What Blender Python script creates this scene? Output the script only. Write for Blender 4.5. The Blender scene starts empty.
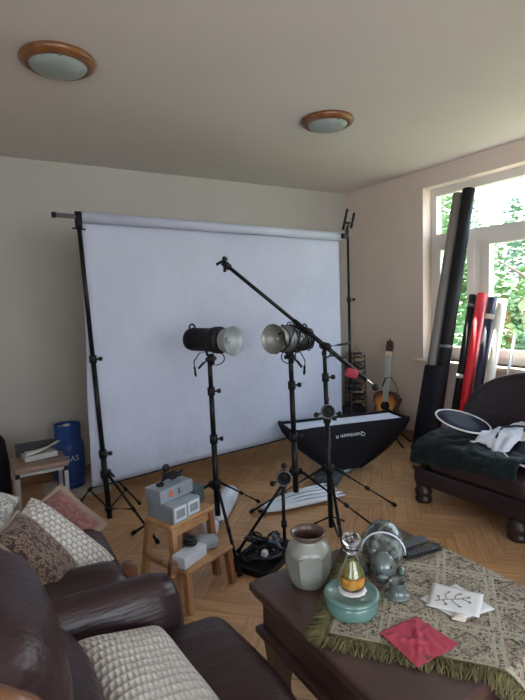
import bpy, bmesh, math, random
from mathutils import Vector as V, Matrix as Mx, Euler
from mathutils import noise as NZ
C = bpy.context.scene.collection
PI = math.pi
random.seed(7)
R = math.radians

# ------------------------------------------------------------------ materials
def mat(name, col, rough=.5, metal=0., bump=None, var=None, trans=0., ior=1.45, sheen=0., coat=0., alpha=1.):
    m = bpy.data.materials.new(name); m.use_nodes = True
    nt = m.node_tree; b = nt.nodes['Principled BSDF']
    b.inputs['Base Color'].default_value = (*col, 1)
    b.inputs['Roughness'].default_value = rough
    b.inputs['Metallic'].default_value = metal
    b.inputs['Transmission Weight'].default_value = trans
    b.inputs['IOR'].default_value = ior
    b.inputs['Sheen Weight'].default_value = sheen
    b.inputs['Coat Weight'].default_value = coat
    b.inputs['Alpha'].default_value = alpha
    tc = nt.nodes.new('ShaderNodeTexCoord')
    if var:   # (scale, colour2, lo, hi)
        n = nt.nodes.new('ShaderNodeTexNoise'); n.inputs['Scale'].default_value = var[0]; n.inputs['Detail'].default_value = 6
        cr = nt.nodes.new('ShaderNodeValToRGB')
        cr.color_ramp.elements[0].position = var[2]; cr.color_ramp.elements[0].color = (*col, 1)
        cr.color_ramp.elements[1].position = var[3]; cr.color_ramp.elements[1].color = (*var[1], 1)
        nt.links.new(tc.outputs['Object'], n.inputs['Vector'])
        nt.links.new(n.outputs['Fac'], cr.inputs['Fac']); nt.links.new(cr.outputs['Color'], b.inputs['Base Color'])
    if bump:  # (scale, strength, distance)
        n = nt.nodes.new('ShaderNodeTexNoise'); n.inputs['Scale'].default_value = bump[0]; n.inputs['Detail'].default_value = 5
        bp = nt.nodes.new('ShaderNodeBump'); bp.inputs['Strength'].default_value = bump[1]; bp.inputs['Distance'].default_value = bump[2]
        nt.links.new(tc.outputs['Object'], n.inputs['Vector'])
        nt.links.new(n.outputs['Fac'], bp.inputs['Height']); nt.links.new(bp.outputs['Normal'], b.inputs['Normal'])
    return m

class NG:
    """tiny node helper"""
    def __init__(s, m): s.nt = m.node_tree; s.b = s.nt.nodes['Principled BSDF']
    def n(s, t, **k):
        o = s.nt.nodes.new(t)
        for a, v in k.items(): setattr(o, a, v)
        return o
    def l(s, a, b): s.nt.links.new(a, b)
    def math(s, op, a, b=None):
        o = s.n('ShaderNodeMath', operation=op)
        for i, x in enumerate((a, b)):
            if x is None: continue
            if isinstance(x, (int, float)): o.inputs[i].default_value = x
            else: s.l(x, o.inputs[i])
        return o.outputs[0]
    def ramp(s, fac, stops, interp='LINEAR'):
        o = s.n('ShaderNodeValToRGB'); o.color_ramp.interpolation = interp
        while len(o.color_ramp.elements) < len(stops): o.color_ramp.elements.new(.5)
        for e, (p, c) in zip(o.color_ramp.elements, stops): e.position = p; e.color = (*c, 1)
        s.l(fac, o.inputs['Fac']); return o.outputs['Color']
    def mix(s, fac, a, b, typ='MIX'):
        o = s.n('ShaderNodeMix', data_type='RGBA', blend_type=typ)
        for i, x in ((0, fac), (6, a), (7, b)):
            if isinstance(x, (int, float)): o.inputs[i].default_value = x
            elif isinstance(x, tuple): o.inputs[i].default_value = (*x, 1)
            else: s.l(x, o.inputs[i])
        return o.outputs[2]

PAINT = mat('wall_paint', (.72, .61, .54), .85, bump=(90, .12, .002), var=(1.4, (.67, .57, .50), .35, .7))
PAINT_SHADED = mat('wall_paint_shaded', (.455, .44, .40), .88, bump=(90, .12, .002), var=(1.1, (.41, .40, .365), .35, .7))  # same wall paint, darkened here to stand in for the back wall's weaker light
CEIL = mat('ceiling_paint', (.69, .645, .625), .8, bump=(60, .12, .002), var=(.9, (.64, .60, .58), .35, .7))
PVC = mat('white_window_plastic', (.72, .69, .66), .35)
SILL = mat('pale_sill', (.72, .58, .47), .45)
BASEW = mat('oak_skirting', (.30, .17, .09), .5, var=(8, (.20, .11, .06), .3, .7))
BLK = mat('black_stand_metal', (.007, .007, .008), .4, bump=(60, .05, .001))
BLKP = mat('black_plastic', (.010, .010, .012), .5)
BLKF = mat('black_fabric', (.009, .009, .014), .7, bump=(120, .3, .002))
CHR = mat('brushed_steel', (.55, .55, .55), .28, metal=1.)
ALU = mat('spun_aluminium', (.30, .30, .28), .45, metal=.6)
REFL = mat('reflector_inside', (.36, .41, .42), .5, metal=.3)
GREYM = mat('dark_grey_metal', (.16, .17, .18), .35, metal=.6)
RUB = mat('rubber', (.01, .01, .01), .7)
RED = mat('red_cloth', (.33, .035, .055), .7, bump=(30, .4, .01))
LEA = mat('dark_brown_leather', (.030, .014, .016), .36, bump=(14, .2, .015), var=(5, (.050, .023, .022), .35, .75))
LEA2 = mat('chocolate_leather', (.020, .011, .014), .42, bump=(11, .3, .02), var=(4, (.036, .018, .02), .4, .8))
WOODT = mat('polished_brown_wood', (.22, .095, .04), .3, var=(12, (.12, .045, .02), .3, .7), coat=.3)
TABW = mat('dark_table_wood', (.055, .03, .026), .33, var=(9, (.09, .048, .038), .35, .75), coat=.25)
PINE = mat('warm_pine', (.50, .28, .13), .45, var=(14, (.36, .18, .08), .35, .7))
REDW = mat('reddish_stool_wood', (.30, .13, .06), .45, var=(14, (.2, .08, .04), .35, .7))
SHEET = mat('white_backdrop_paper', (.44, .475, .585), .85, bump=(9, .35, .03), var=(2.0, (.39, .42, .525), .35, .7))
WHT = mat('white_fabric', (.62, .65, .74), .8, bump=(40, .3, .005))
TUBE = mat('white_plastic_wrap', (.68, .71, .78), .3, bump=(25, .6, .01))
BLUE = mat('gas_blue_enamel', (.012, .055, .24), .4, bump=(50, .1, .002), var=(9, (.02, .075, .28), .3, .8))
PAPER = mat('white_paper', (.70, .70, .70), .7)
GREYP = mat('grey_paper', (.42, .43, .42), .7)
VASEM = mat('sage_glaze', (.27, .28, .245), .35, bump=(18, .25, .004), var=(9, (.19, .20, .175), .35, .7), coat=.4)
BROWNG = mat('brown_glaze_rim', (.10, .06, .05), .3, coat=.5)
TEAL = mat('teal_glaze', (.13, .245, .215), .25, var=(14, (.10, .19, .17), .35, .7), coat=.6)
POT = mat('grey_green_glaze', (.045, .055, .052), .2, bump=(34, .8, .012), var=(26, (.26, .30, .29), .46, .6), coat=.6)
POTS = mat('smooth_grey_green_glaze', (.08, .105, .10), .2, coat=.7, var=(12, (.15, .18, .17), .4, .7))
GLASS = mat('clear_glass', (.95, .97, .97), .02, trans=1., ior=1.45)
OIL = mat('green_gold_oil', (.55, .58, .16), .08, trans=.6, ior=1.3)
PETAL = mat('orange_petals', (.75, .22, .02), .6, var=(60, (.85, .45, .06), .4, .6))
LACE = mat('lace_doily', (.78, .76, .74), .8, bump=(80, .8, .004))
NAPR = mat('crimson_napkin', (.42, .05, .085), .8, bump=(26, .3, .006))
SILV = mat('silver_card_box', (.36, .41, .47), .4, metal=.35, var=(8, (.27, .31, .37), .4, .7))
LABEL = mat('pale_box_label', (.62, .68, .76), .5)
ORNG = mat('orange_mark', (.65, .16, .03), .5)
DKGRN = mat('dark_green_box', (.05, .08, .08), .4)
VELV = mat('bottle_green_velvet', (.003, .010, .012), .55, bump=(10, .9, .03), sheen=.08)
DISC = mat('navy_black_reflector_fabric', (.009, .010, .022), .6, bump=(90, .2, .002))
RIMW = mat('pale_reflector_rim', (.6, .6, .62), .5)
NAVY = mat('navy_paper_roll', (.02, .02, .05), .5)
BLKR = mat('black_paper_roll', (.012, .012, .014), .55)
REDR = mat('red_paper_roll', (.72, .02, .035), .45)
CRMR = mat('cream_paper_roll', (.72, .67, .58), .6)
GRYR = mat('grey_paper_roll', (.22, .20, .19), .6)
LAMPG = mat('frosted_lamp_glass', (.34, .39, .385), .3, var=(6, (.28, .33, .33), .4, .6))
LAMPW = mat('varnished_lamp_wood', (.24, .095, .03), .3, var=(20, (.13, .05, .02), .35, .7), coat=.4)
STOOLV = mat('taupe_vinyl_seat', (.25, .17, .13), .45)
STEEL = mat('painted_grey_legs', (.38, .39, .38), .4)
PAD = mat('pale_board', (.48, .45, .40), .7)
UMB = mat('translucent_white_nylon', (.66, .70, .78), .35, bump=(30, .3, .004))
CORD = mat('black_cable', (.014, .014, .016), .45)
CORDG = mat('dark_grey_cable', (.05, .052, .065), .4)
BAGC = mat('clear_bag', (.30, .33, .38), .25, bump=(40, .6, .01))
SHELLM = mat('pale_shell', (.62, .56, .45), .4)
SKY_ = None

for m_ in (BLK, BLKP, BLKF, VELV, DISC, CORD, BLKR, RUB): m_.node_tree.nodes['Principled BSDF'].inputs['Specular IOR Level'].default_value = .25
# leather wrinkles: stretched noise on top
def wrinkle(m, sc=(4, 30, 30), st=.22):
    g = NG(m); tc = g.n('ShaderNodeTexCoord'); mp = g.n('ShaderNodeMapping'); mp.inputs['Scale'].default_value = sc
    n = g.n('ShaderNodeTexNoise'); n.inputs['Scale'].default_value = 1.; n.inputs['Detail'].default_value = 3
    g.l(tc.outputs['Object'], mp.inputs['Vector']); g.l(mp.outputs[0], n.inputs['Vector'])
    old = g.b.inputs['Normal'].links[0].from_socket
    bp = g.n('ShaderNodeBump'); bp.inputs['Strength'].default_value = st; bp.inputs['Distance'].default_value = .03
    g.l(n.outputs['Fac'], bp.inputs['Height']); g.l(old, bp.inputs['Normal']); g.l(bp.outputs[0], g.b.inputs['Normal'])
wrinkle(LEA); wrinkle(LEA2, (26, 4, 20), .2)

def floor_mat():
    m = mat('herringbone_parquet', (.4, .22, .1), .42); g = NG(m)
    tc = g.n('ShaderNodeTexCoord'); mp = g.n('ShaderNodeMapping')
    mp.inputs['Rotation'].default_value = (0, 0, R(45)); mp.inputs['Scale'].default_value = (1/.085,)*3
    mp.inputs['Location'].default_value = (37.3, 41.7, 0)
    g.l(tc.outputs['Object'], mp.inputs['Vector'])
    sp = g.n('ShaderNodeSeparateXYZ'); g.l(mp.outputs[0], sp.inputs[0])
    x, y = sp.outputs[0], sp.outputs[1]; L = 5
    i = g.math('FLOOR', x); j = g.math('FLOOR', y)
    mm = g.math('FLOORED_MODULO', g.math('SUBTRACT', i, j), 2*L)
    hor = g.math('LESS_THAN', mm, L-.5); ver = g.math('SUBTRACT', 1., hor)
    i0 = g.math('SUBTRACT', i, g.math('MULTIPLY', mm, hor))
    j0 = g.math('SUBTRACT', j, g.math('MULTIPLY', g.math('SUBTRACT', 2*L-1, mm), ver))
    cid = g.n('ShaderNodeCombineXYZ'); g.l(i0, cid.inputs[0]); g.l(j0, cid.inputs[1]); g.l(g.math('MULTIPLY', hor, 7.3), cid.inputs[2])
    wn = g.n('ShaderNodeTexWhiteNoise'); g.l(cid.outputs[0], wn.inputs[0])
    # grain direction: swap axes per block
    dx = g.math('SUBTRACT', x, i0); dy = g.math('SUBTRACT', y, j0)
    al = g.math('ADD', g.math('MULTIPLY', dx, hor), g.math('MULTIPLY', dy, ver))
    ac = g.math('ADD', g.math('MULTIPLY', dy, hor), g.math('MULTIPLY', dx, ver))
    gv = g.n('ShaderNodeCombineXYZ'); g.l(g.math('MULTIPLY', al, .35), gv.inputs[0]); g.l(g.math('MULTIPLY', ac, 4.), gv.inputs[1])
    g.l(g.math('MULTIPLY', wn.outputs[0], 50.), gv.inputs[2])
    gn = g.n('ShaderNodeTexNoise'); gn.inputs['Scale'].default_value = 1.6; gn.inputs['Detail'].default_value = 5
    g.l(gv.outputs[0], gn.inputs['Vector'])
    base = g.ramp(wn.outputs[0], [(0, (.42, .225, .11)), (.5, (.53, .30, .15)), (1, (.63, .37, .19))])
    c1 = g.mix(.45, base, g.ramp(gn.outputs['Fac'], [(.3, (.30, .15, .07)), (.7, (.72, .45, .24))]))
    # seams
    def edge(v, n_):
        f = g.math('FLOORED_MODULO', v, n_) if n_ == 1 else v
        return g.math('MINIMUM', f, g.math('SUBTRACT', n_, f))
    e = g.math('MINIMUM', edge(ac, 1.), edge(al, float(L)))
    seam = g.math('LESS_THAN', e, .025)
    c2 = g.mix(g.math('MULTIPLY', seam, .55), c1, (.12, .06, .03))
    g.l(c2, g.b.inputs['Base Color'])
    rr = g.math('ADD', g.math('MULTIPLY', gn.outputs['Fac'], .2), .28); g.l(rr, g.b.inputs['Roughness'])
    return m
FLOORM = floor_mat()

def knit_mat(name, col, col2, sx, sy, depth=.6):
    m = mat(name, col, .85, sheen=.3); g = NG(m); uv = g.n('ShaderNodeUVMap')
    sp = g.n('ShaderNodeSeparateXYZ'); g.l(uv.outputs[0], sp.inputs[0])
    u = g.math('MULTIPLY', sp.outputs[0], sx); v = g.math('MULTIPLY', sp.outputs[1], sy)
    row = g.math('FLOOR', v); u2 = g.math('ADD', u, g.math('MULTIPLY', row, .5))
    h = g.math('MULTIPLY', g.math('ABSOLUTE', g.math('SINE', g.math('MULTIPLY', u2, PI))), g.math('ABSOLUTE', g.math('SINE', g.math('MULTIPLY', v, PI))))
    g.l(g.ramp(h, [(.05, col2), (.5, col)]), g.b.inputs['Base Color'])
    bp = g.n('ShaderNodeBump'); bp.inputs['Strength'].default_value = depth; bp.inputs['Distance'].default_value = .02
    g.l(h, bp.inputs['Height']); g.l(bp.outputs[0], g.b.inputs['Normal'])
    return m
KNIT = knit_mat('cream_chunky_knit', (.70, .66, .60), (.36, .33, .29), 16, 11)
KNIT2 = knit_mat('greige_ribbed_knit', (.62, .58, .53), (.46, .42, .38), 18, 15, .4)

def brocade(name, cols, sc):
    m = mat(name, cols[0], .8, sheen=.2); g = NG(m); uv = g.n('ShaderNodeUVMap')
    vo = g.n('ShaderNodeTexVoronoi'); vo.inputs['Scale'].default_value = sc; g.l(uv.outputs[0], vo.inputs['Vector'])
    n = g.n('ShaderNodeTexNoise'); n.inputs['Scale'].default_value = sc*1.4; n.inputs['Detail'].default_value = 3; g.l(uv.outputs[0], n.inputs['Vector'])
    f = g.math('ADD', g.math('MULTIPLY', vo.outputs['Distance'], .7), g.math('MULTIPLY', n.outputs['Fac'], .5))
    k = len(cols); g.l(g.ramp(f, [(.25+.45*i/(k-1), c) for i, c in enumerate(cols)]), g.b.inputs['Base Color'])
    return m
BROC = brocade('brown_brocade', [(.03, .02, .018), (.10, .055, .038), (.24, .17, .12), (.05, .028, .025)], 20)
PINKB = brocade('dusty_pink_weave', [(.25, .10, .09), (.30, .13, .11), (.2, .085, .08)], 14)
SAGEB = brocade('sage_floral_border', [(.20, .19, .13), (.42, .38, .27), (.25, .16, .12), (.5, .47, .36)], 16)
GREYB = brocade('grey_white_weave', [(.10, .09, .09), (.55, .53, .50), (.2, .18, .17), (.62, .6, .56)], 18)

def cloth_mat():
    m = mat('tapestry_tablecloth', (.4, .35, .25), .85); g = NG(m); uv = g.n('ShaderNodeUVMap')
    sp = g.n('ShaderNodeSeparateXYZ'); g.l(uv.outputs[0], sp.inputs[0])
    s, t = sp.outputs[0], sp.outputs[1]     # metres
    P = .15
    def cell(v, off=0.): return g.math('FLOORED_MODULO', g.math('DIVIDE', g.math('ADD', v, off), P), 1.)
    ci = g.math('FLOOR', g.math('DIVIDE', s, P)); cj = g.math('FLOOR', g.math('DIVIDE', t, P))
    par = g.math('FLOORED_MODULO', g.math('ADD', ci, cj), 2.)
    fu, fv = cell(s), cell(t)
    du = g.math('ABSOLUTE', g.math('SUBTRACT', fu, .5)); dv = g.math('ABSOLUTE', g.math('SUBTRACT', fv, .5))
    sq = g.math('MAXIMUM', du, dv)
    dia = g.math('ADD', du, dv)
    fr = g.math('MULTIPLY', g.math('GREATER_THAN', sq, .40), g.math('LESS_THAN', sq, .455))
    dl = g.math('MULTIPLY', g.math('GREATER_THAN', dia, .30), g.math('LESS_THAN', dia, .36))
    n = g.n('ShaderNodeTexNoise'); n.inputs['Scale'].default_value = 95; n.inputs['Detail'].default_value = 4; g.l(uv.outputs[0], n.inputs['Vector'])
    vo = g.n('ShaderNodeTexVoronoi'); vo.inputs['Scale'].default_value = 70; g.l(uv.outputs[0], vo.inputs['Vector'])
    vo2 = g.n('ShaderNodeTexVoronoi', feature='DISTANCE_TO_EDGE'); vo2.inputs['Scale'].default_value = 34; g.l(uv.outputs[0], vo2.inputs['Vector'])
    base = g.ramp(n.outputs['Fac'], [(.38, (.07, .06, .035)), (.46, (.30, .26, .17)), (.53, (.66, .62, .52)), (.60, (.17, .13, .08))])
    flor = g.ramp(vo.outputs['Distance'], [(.15, (.66, .61, .50)), (.33, (.16, .05, .045)), (.5, (.52, .46, .36)), (.7, (.10, .09, .055))])
    c = g.mix(g.math('MULTIPLY', par, g.math('LESS_THAN', sq, .40)), base, flor)
    c = g.mix(g.math('MULTIPLY', g.math('LESS_THAN', dia, .30), .55), c, flor)
    vine = g.math('LESS_THAN', vo2.outputs['Distance'], .06)
    c = g.mix(g.math('MULTIPLY', vine, .6), c, (.60, .56, .46))
    c = g.mix(g.math('MULTIPLY', fr, .8), c, (.58, .53, .43)); c = g.mix(g.math('MULTIPLY', dl, .6), c, (.14, .10, .07))
    c = g.mix(1., c, (.70, .68, .66), 'MULTIPLY')
    g.l(c, g.b.inputs['Base Color'])
    bp = g.n('ShaderNodeBump'); bp.inputs['Strength'].default_value = .4; bp.inputs['Distance'].default_value = .003
    g.l(n.outputs['Fac'], bp.inputs['Height']); g.l(bp.outputs[0], g.b.inputs['Normal'])
    return m
CLOTHM = cloth_mat()
FRINGE = mat('olive_fringe', (.10, .088, .036), .8, var=(30, (.18, .155, .065), .35, .65))

# ------------------------------------------------------------------ mesh builder
def frame(d):
    d = V(d).normalized(); a = V((0, 0, 1)) if abs(d.z) < .9 else V((1, 0, 0))
    u = d.cross(a).normalized(); return u, d.cross(u).normalized() * -1
class MB:
    def __init__(s): s.v = []; s.f = []; s.uv = {}; s.sm = []
    def add(s, vs, fs, smooth=True, uvs=None):
        o = len(s.v); s.v += [V(p) for p in vs]
        for k, f in enumerate(fs):
            if uvs: s.uv[len(s.f)] = [uvs[i] for i in f]
            s.f.append([i+o for i in f]); s.sm.append(smooth)
        return s
    def ring_loft(s, rings, cap=True, smooth=True, close=True):
        n = len(rings[0]); vs = [p for r in rings for p in r]; fs = []
        for k in range(len(rings)-1):
            for i in range(n if close else n-1):
                a, b = k*n+i, k*n+(i+1) % n; fs.append((a, b, b+n, a+n))
        if cap: fs.append(tuple(range(n))[::-1]); fs.append(tuple((len(rings)-1)*n+i for i in range(n)))
        return s.add(vs, fs, smooth)
    def cyl(s, a, b, r, r2=None, n=16, smooth=True):
        a, b = V(a), V(b); u, w = frame(b-a); r2 = r if r2 is None else r2
        mk = lambda c, q: [c+(u*math.cos(2*PI*i/n)+w*math.sin(2*PI*i/n))*q for i in range(n)]
        return s.ring_loft([mk(a, r), mk(b, r2)], smooth=smooth)
    def tube(s, pts, r, n=8, flat=None):
        pts = [V(p) for p in pts]; rs = r if isinstance(r, (list, tuple)) else [r]*len(pts); rings = []
        pu = None
        for k, p in enumerate(pts):
            d = (pts[min(k+1, len(pts)-1)]-pts[max(k-1, 0)])
            if d.length < 1e-6: d = V((0, 0, 1))
            d.normalize()
            if pu is None: u, w = frame(d)
            else: u = (pu-d*pu.dot(d)); u = u.normalized() if u.length > 1e-5 else frame(d)[0]; w = d.cross(u)
            pu = u; f = flat or 1.
            rings.append([p+(u*math.cos(2*PI*i/n)+w*math.sin(2*PI*i/n)*f)*rs[k] for i in range(n)])
        return s.ring_loft(rings)
    def lathe(s, base, prof, axis=(0, 0, 1), n=40, wob=None):
        base = V(base); ax = V(axis).normalized(); u, w = frame(ax); rings = []
        for k, (r, h) in enumerate(prof):
            rings.append([base+ax*h+(u*math.cos(2*PI*i/n)+w*math.sin(2*PI*i/n))*max(r*(wob(2*PI*i/n, h) if wob else 1), 1e-5) for i in range(n)])
        return s.ring_loft(rings, cap=False)
    def box(s, c, h, rot=None, r=0.):
        """c centre, h half sizes, rot 3x3; bevelled when r>0"""
        c = V(c); rot = rot or Mx.Identity(3)
        if r <= 0:
            vs = [c+rot@V((x*h[0], y*h[1], z*h[2])) for x in (-1, 1) for y in (-1, 1) for z in (-1, 1)]
            return s.add(vs, [(0, 1, 3, 2), (4, 6, 7, 5), (0, 4, 5, 1), (2, 3, 7, 6), (0, 2, 6, 4), (1, 5, 7, 3)], False)
        return s.rbox(c, h, r, rot, seg=3, puff=(0, 0, 0))
    def rbox(s, c, h, r, rot=None, seg=8, puff=(0, 0, .02), nz=0., seed=0.):
        c = V(c); rot = rot or Mx.Identity(3); h = V(h); r = min(r, min(h))
        def coords(L):
            k = 3; out = []
            for i in range(k): a = PI/4*(i/k); out.append(-L+r*(1-math.tan(PI/4-a)) if False else -L+r*(1-math.cos(PI/2*i/k)) if False else -L+r*i/k)
            out += [-L+r+(2*L-2*r)*i/seg for i in range(seg)]
            out += [L-r+r*i/k for i in range(k+1)]
            return out
        X = [coords(h[a]) for a in range(3)]; idx = {}; vs = []; fs = []; uvs = []
        def vert(p, uvp):
            q = V((max(-h[a]+r, min(h[a]-r, p[a])) for a in range(3))); d = V(p)-q
            # map square corner to round
            if d.length > 1e-9:
                m_ = max(abs(d.x), abs(d.y), abs(d.z)); d = d.normalized()*m_
            w = q+d
            t = [w[a]/h[a] for a in range(3)]
            o = V(w)
            for a in range(3):
                b, e = (a+1) % 3, (a+2) % 3
                o[a] += puff[a]*(t[a])*(1-t[b]**2)*(1-t[e]**2)
            if nz:
                o += V(NZ.noise_vector(w*6+V((seed, seed*2, 0))))*nz
            key = (round(p[0], 5), round(p[1], 5), round(p[2], 5))
            if key not in idx: idx[key] = len(vs); vs.append(c+rot@o); uvs.append(uvp)
            return idx[key]
        for a in range(3):
            b, e = (a+1) % 3, (a+2) % 3
            for sg in (-1, 1):
                for i in range(len(X[b])-1):
                    for j in range(len(X[e])-1):
                        q = []
                        for (ii, jj) in ((i, j), (i+1, j), (i+1, j+1), (i, j+1)):
                            p = [0, 0, 0]; p[a] = sg*h[a]; p[b] = X[b][ii]; p[e] = X[e][jj]
                            q.append(vert(p, (p[0]/h[0]*.5+.5, p[1]/h[1]*.5+.5)))
                        fs.append(tuple(q) if sg > 0 else tuple(q[::-1]))
        return s.add(vs, fs, True, uvs)
    def ball(s, c, r, n=16, m=10, rot=None):
        r = r if isinstance(r, (tuple, list)) else (r, r, r); c = V(c); rot = rot or Mx.Identity(3); rings = []
        for k in range(m+1):
            a = PI*k/m; rr = max(math.sin(a), 1e-4)
            rings.append([c+rot@V((math.cos(2*PI*i/n)*rr*r[0], math.sin(2*PI*i/n)*rr*r[1], -math.cos(a)*r[2])) for i in range(n)])
        return s.ring_loft(rings, cap=False)
    def torus(s, c, Rr, r, axis=(0, 0, 1), n=28, m=8, a0=0, a1=2*PI):
        u, w = frame(V(axis)); c = V(c)
        full = abs(a1-a0-2*PI) < 1e-6; k = n if full else n+1
        pts = [c+(u*math.cos(a0+(a1-a0)*i/n)+w*math.sin(a0+(a1-a0)*i/n))*Rr for i in range(k)]
        if not full: return s.tube(pts, r, m)
        ax = V(axis).normalized(); rings = []
        for p in pts:
            d = (p-c).normalized(); rings.append([p+(d*math.cos(2*PI*j/m)+ax*math.sin(2*PI*j/m))*r for j in range(m)])
        vs = [q for g in rings for q in g]; fs = []
        for i in range(n):
            for j in range(m):
                a, b = i*m+j, i*m+(j+1) % m; a2, b2 = ((i+1) % n)*m+j, ((i+1) % n)*m+(j+1) % m; fs.append((a, b, b2, a2))
        return s.add(vs, fs)
    def grid(s, fn, nu, nv, thick=0.):
        """fn(u,v)->point; optional thickness downwards along z"""
        P = [[V(fn(i/nu, j/nv)) for j in range(nv+1)] for i in range(nu+1)]
        vs = [P[i][j] for i in range(nu+1) for j in range(nv+1)]; uvs = [(i/nu, j/nv) for i in range(nu+1) for j in range(nv+1)]
        W = nv+1; fs = [(i*W+j, (i+1)*W+j, (i+1)*W+j+1, i*W+j+1) for i in range(nu) for j in range(nv)]
        if thick:
            N = len(vs); nrm = [V((0, 0, 0)) for _ in vs]
            for f in fs:
                q = (vs[f[1]]-vs[f[0]]).cross(vs[f[3]]-vs[f[0]])
                for i in f: nrm[i] += q
            vs2 = [p-(n.normalized()*thick if n.length > 0 else V((0, 0, thick))) for p, n in zip(vs, nrm)]
            fs2 = [tuple(i+N for i in f[::-1]) for f in fs]; side = []
            for i in range(nu):
                a, b = i*W, (i+1)*W; side.append((a, a+N, b+N, b)); a, b = i*W+nv, (i+1)*W+nv; side.append((b, b+N, a+N, a))
            for j in range(nv):
                a, b = j, j+1; side.append((b, b+N, a+N, a)); a, b = nu*W+j, nu*W+j+1; side.append((a, a+N, b+N, b))
            vs += vs2; uvs += uvs; fs += fs2+side
        return s.add(vs, fs, True, uvs)
    def prism(s, outline, t0, t1, org, ex, ey, ez):
        """outline 2-D points extruded from t0 to t1 along ez"""
        org, ex, ey, ez = V(org), V(ex), V(ey), V(ez)
        a = [org+ex*p[0]+ey*p[1]+ez*t0 for p in outline]; b = [org+ex*p[0]+ey*p[1]+ez*t1 for p in outline]
        return s.ring_loft([a, b], smooth=False)

ROOTM = {}
def part(name, mb, m, parent=None, label=None, kind=None, bevel=0., mods=None, recalc=True):
    me = bpy.data.meshes.new(name); inv = ROOTM.get(parent.name, Mx.Identity(4)).inverted() if parent else Mx.Identity(4)
    me.from_pydata([inv@p for p in mb.v], [], mb.f); me.update()
    for p, sm in zip(me.polygons, mb.sm): p.use_smooth = sm
    if mb.uv:
        uvl = me.uv_layers.new(name='UVMap')
        for pi, us in mb.uv.items():
            for li, uvp in zip(me.polygons[pi].loop_indices, us): uvl.data[li].uv = uvp
    if recalc:
        bm = bmesh.new(); bm.from_mesh(me); bmesh.ops.recalc_face_normals(bm, faces=bm.faces); bm.to_mesh(me); bm.free()
    me.materials.append(m)
    o = bpy.data.objects.new(name, me); C.objects.link(o)
    if parent: o.parent = parent; ROOTM[o.name] = ROOTM.get(parent.name, Mx.Identity(4))
    if label: o['label'] = label
    if kind: o['kind'] = kind
    if bevel:
        b = o.modifiers.new('bevel', 'BEVEL'); b.width = bevel; b.segments = 2; b.limit_method = 'ANGLE'
    return o
def thing(name, label, cat, loc=(0, 0, 0), rz=0., group=None):
    o = bpy.data.objects.new(name, None); C.objects.link(o); o.empty_display_size = .05
    o.location = loc; o.rotation_euler = (0, 0, rz); o['label'] = label; o['category'] = cat
    if group: o['group'] = group
    ROOTM[o.name] = Mx.Translation(V(loc)) @ Mx.Rotation(rz, 4, 'Z')
    return o
def solo(name, mb, m, label, cat, loc, group=None, bevel=0., kind=None):
    """a thing that is one mesh; origin at loc"""
    for i, p in enumerate(mb.v): mb.v[i] = p-V(loc)
    o = part(name, mb, m, None, label, kind, bevel); o.location = loc; o['category'] = cat
    if group: o['group'] = group
    ROOTM[o.name] = Mx.Translation(V(loc))
    return o
def dup(o, loc, rz, label, parent=None):
    r = o.copy(); C.objects.link(r); r.location = loc; r.rotation_euler = (0, 0, rz); r['label'] = label
    for ch in list(o.children):
        c = ch.copy(); C.objects.link(c); c.parent = r
        for gch in list(ch.children):
            d = gch.copy(); C.objects.link(d); d.parent = c
    return r
def struct(name, mb, m, **k): return part(name, mb, m, None, kind='structure', **k)
def rot3(rz=0, ry=0, rx=0): return Euler((rx, ry, rz)).to_matrix()
def basis(x, y, z): m = Mx((V(x).normalized(), V(y).normalized(), V(z).normalized())); m.transpose(); return m
def text_mb(body, size, org, ex, ey, ext=.0006):
    cu = bpy.data.curves.new('t', 'FONT'); cu.body = body; cu.size = size; cu.extrude = ext; cu.align_x = 'CENTER'; cu.align_y = 'CENTER'
    ob = bpy.data.objects.new('t', cu); me = bpy.data.meshes.new_from_object(ob)
    ex, ey = V(ex).normalized(), V(ey).normalized(); ez = ex.cross(ey); mb = MB()
    mb.add([V(org)+ex*v.co.x+ey*v.co.y+ez*v.co.z for v in me.vertices], [tuple(p.vertices) for p in me.polygons], False)
    bpy.data.objects.remove(ob); return mb
def lerp(a, b, t): return V(a)*(1-t)+V(b)*t

# ------------------------------------------------------------------ room
XR, YB, XL, YF, H = 3.873, 4.444, -1.6, -2.6, 2.665
def wallbox(x0, x1, y0, y1, z0, z1, mb=None):
    mb = mb or MB(); return mb.box(((x0+x1)/2, (y0+y1)/2, (z0+z1)/2), ((x1-x0)/2, (y1-y0)/2, (z1-z0)/2))
struct('floor', wallbox(XL-.2, XR+.25, YF-.2, YB+.2, -.1, 0), FLOORM)
struct('ceiling', wallbox(XL-.2, XR+.25, YF-.2, YB+.2, H, H+.12), CEIL)
struct('wall_back', wallbox(XL-.2, XR+.25, YB, YB+.2, 0, H), PAINT_SHADED)
WY0, WY1, WZ0, WZ1 = .55, 3.33, .84, 2.49
w = MB(); wallbox(XR, XR+.25, WY1, YB, 0, H, w); wallbox(XR, XR+.25, YF-.2, WY0, 0, H, w)
wallbox(XR, XR+.25, WY0, WY1, 0, WZ0, w); wallbox(XR, XR+.25, WY0, WY1, WZ1, H, w); struct('wall_right', w, PAINT)
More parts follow.
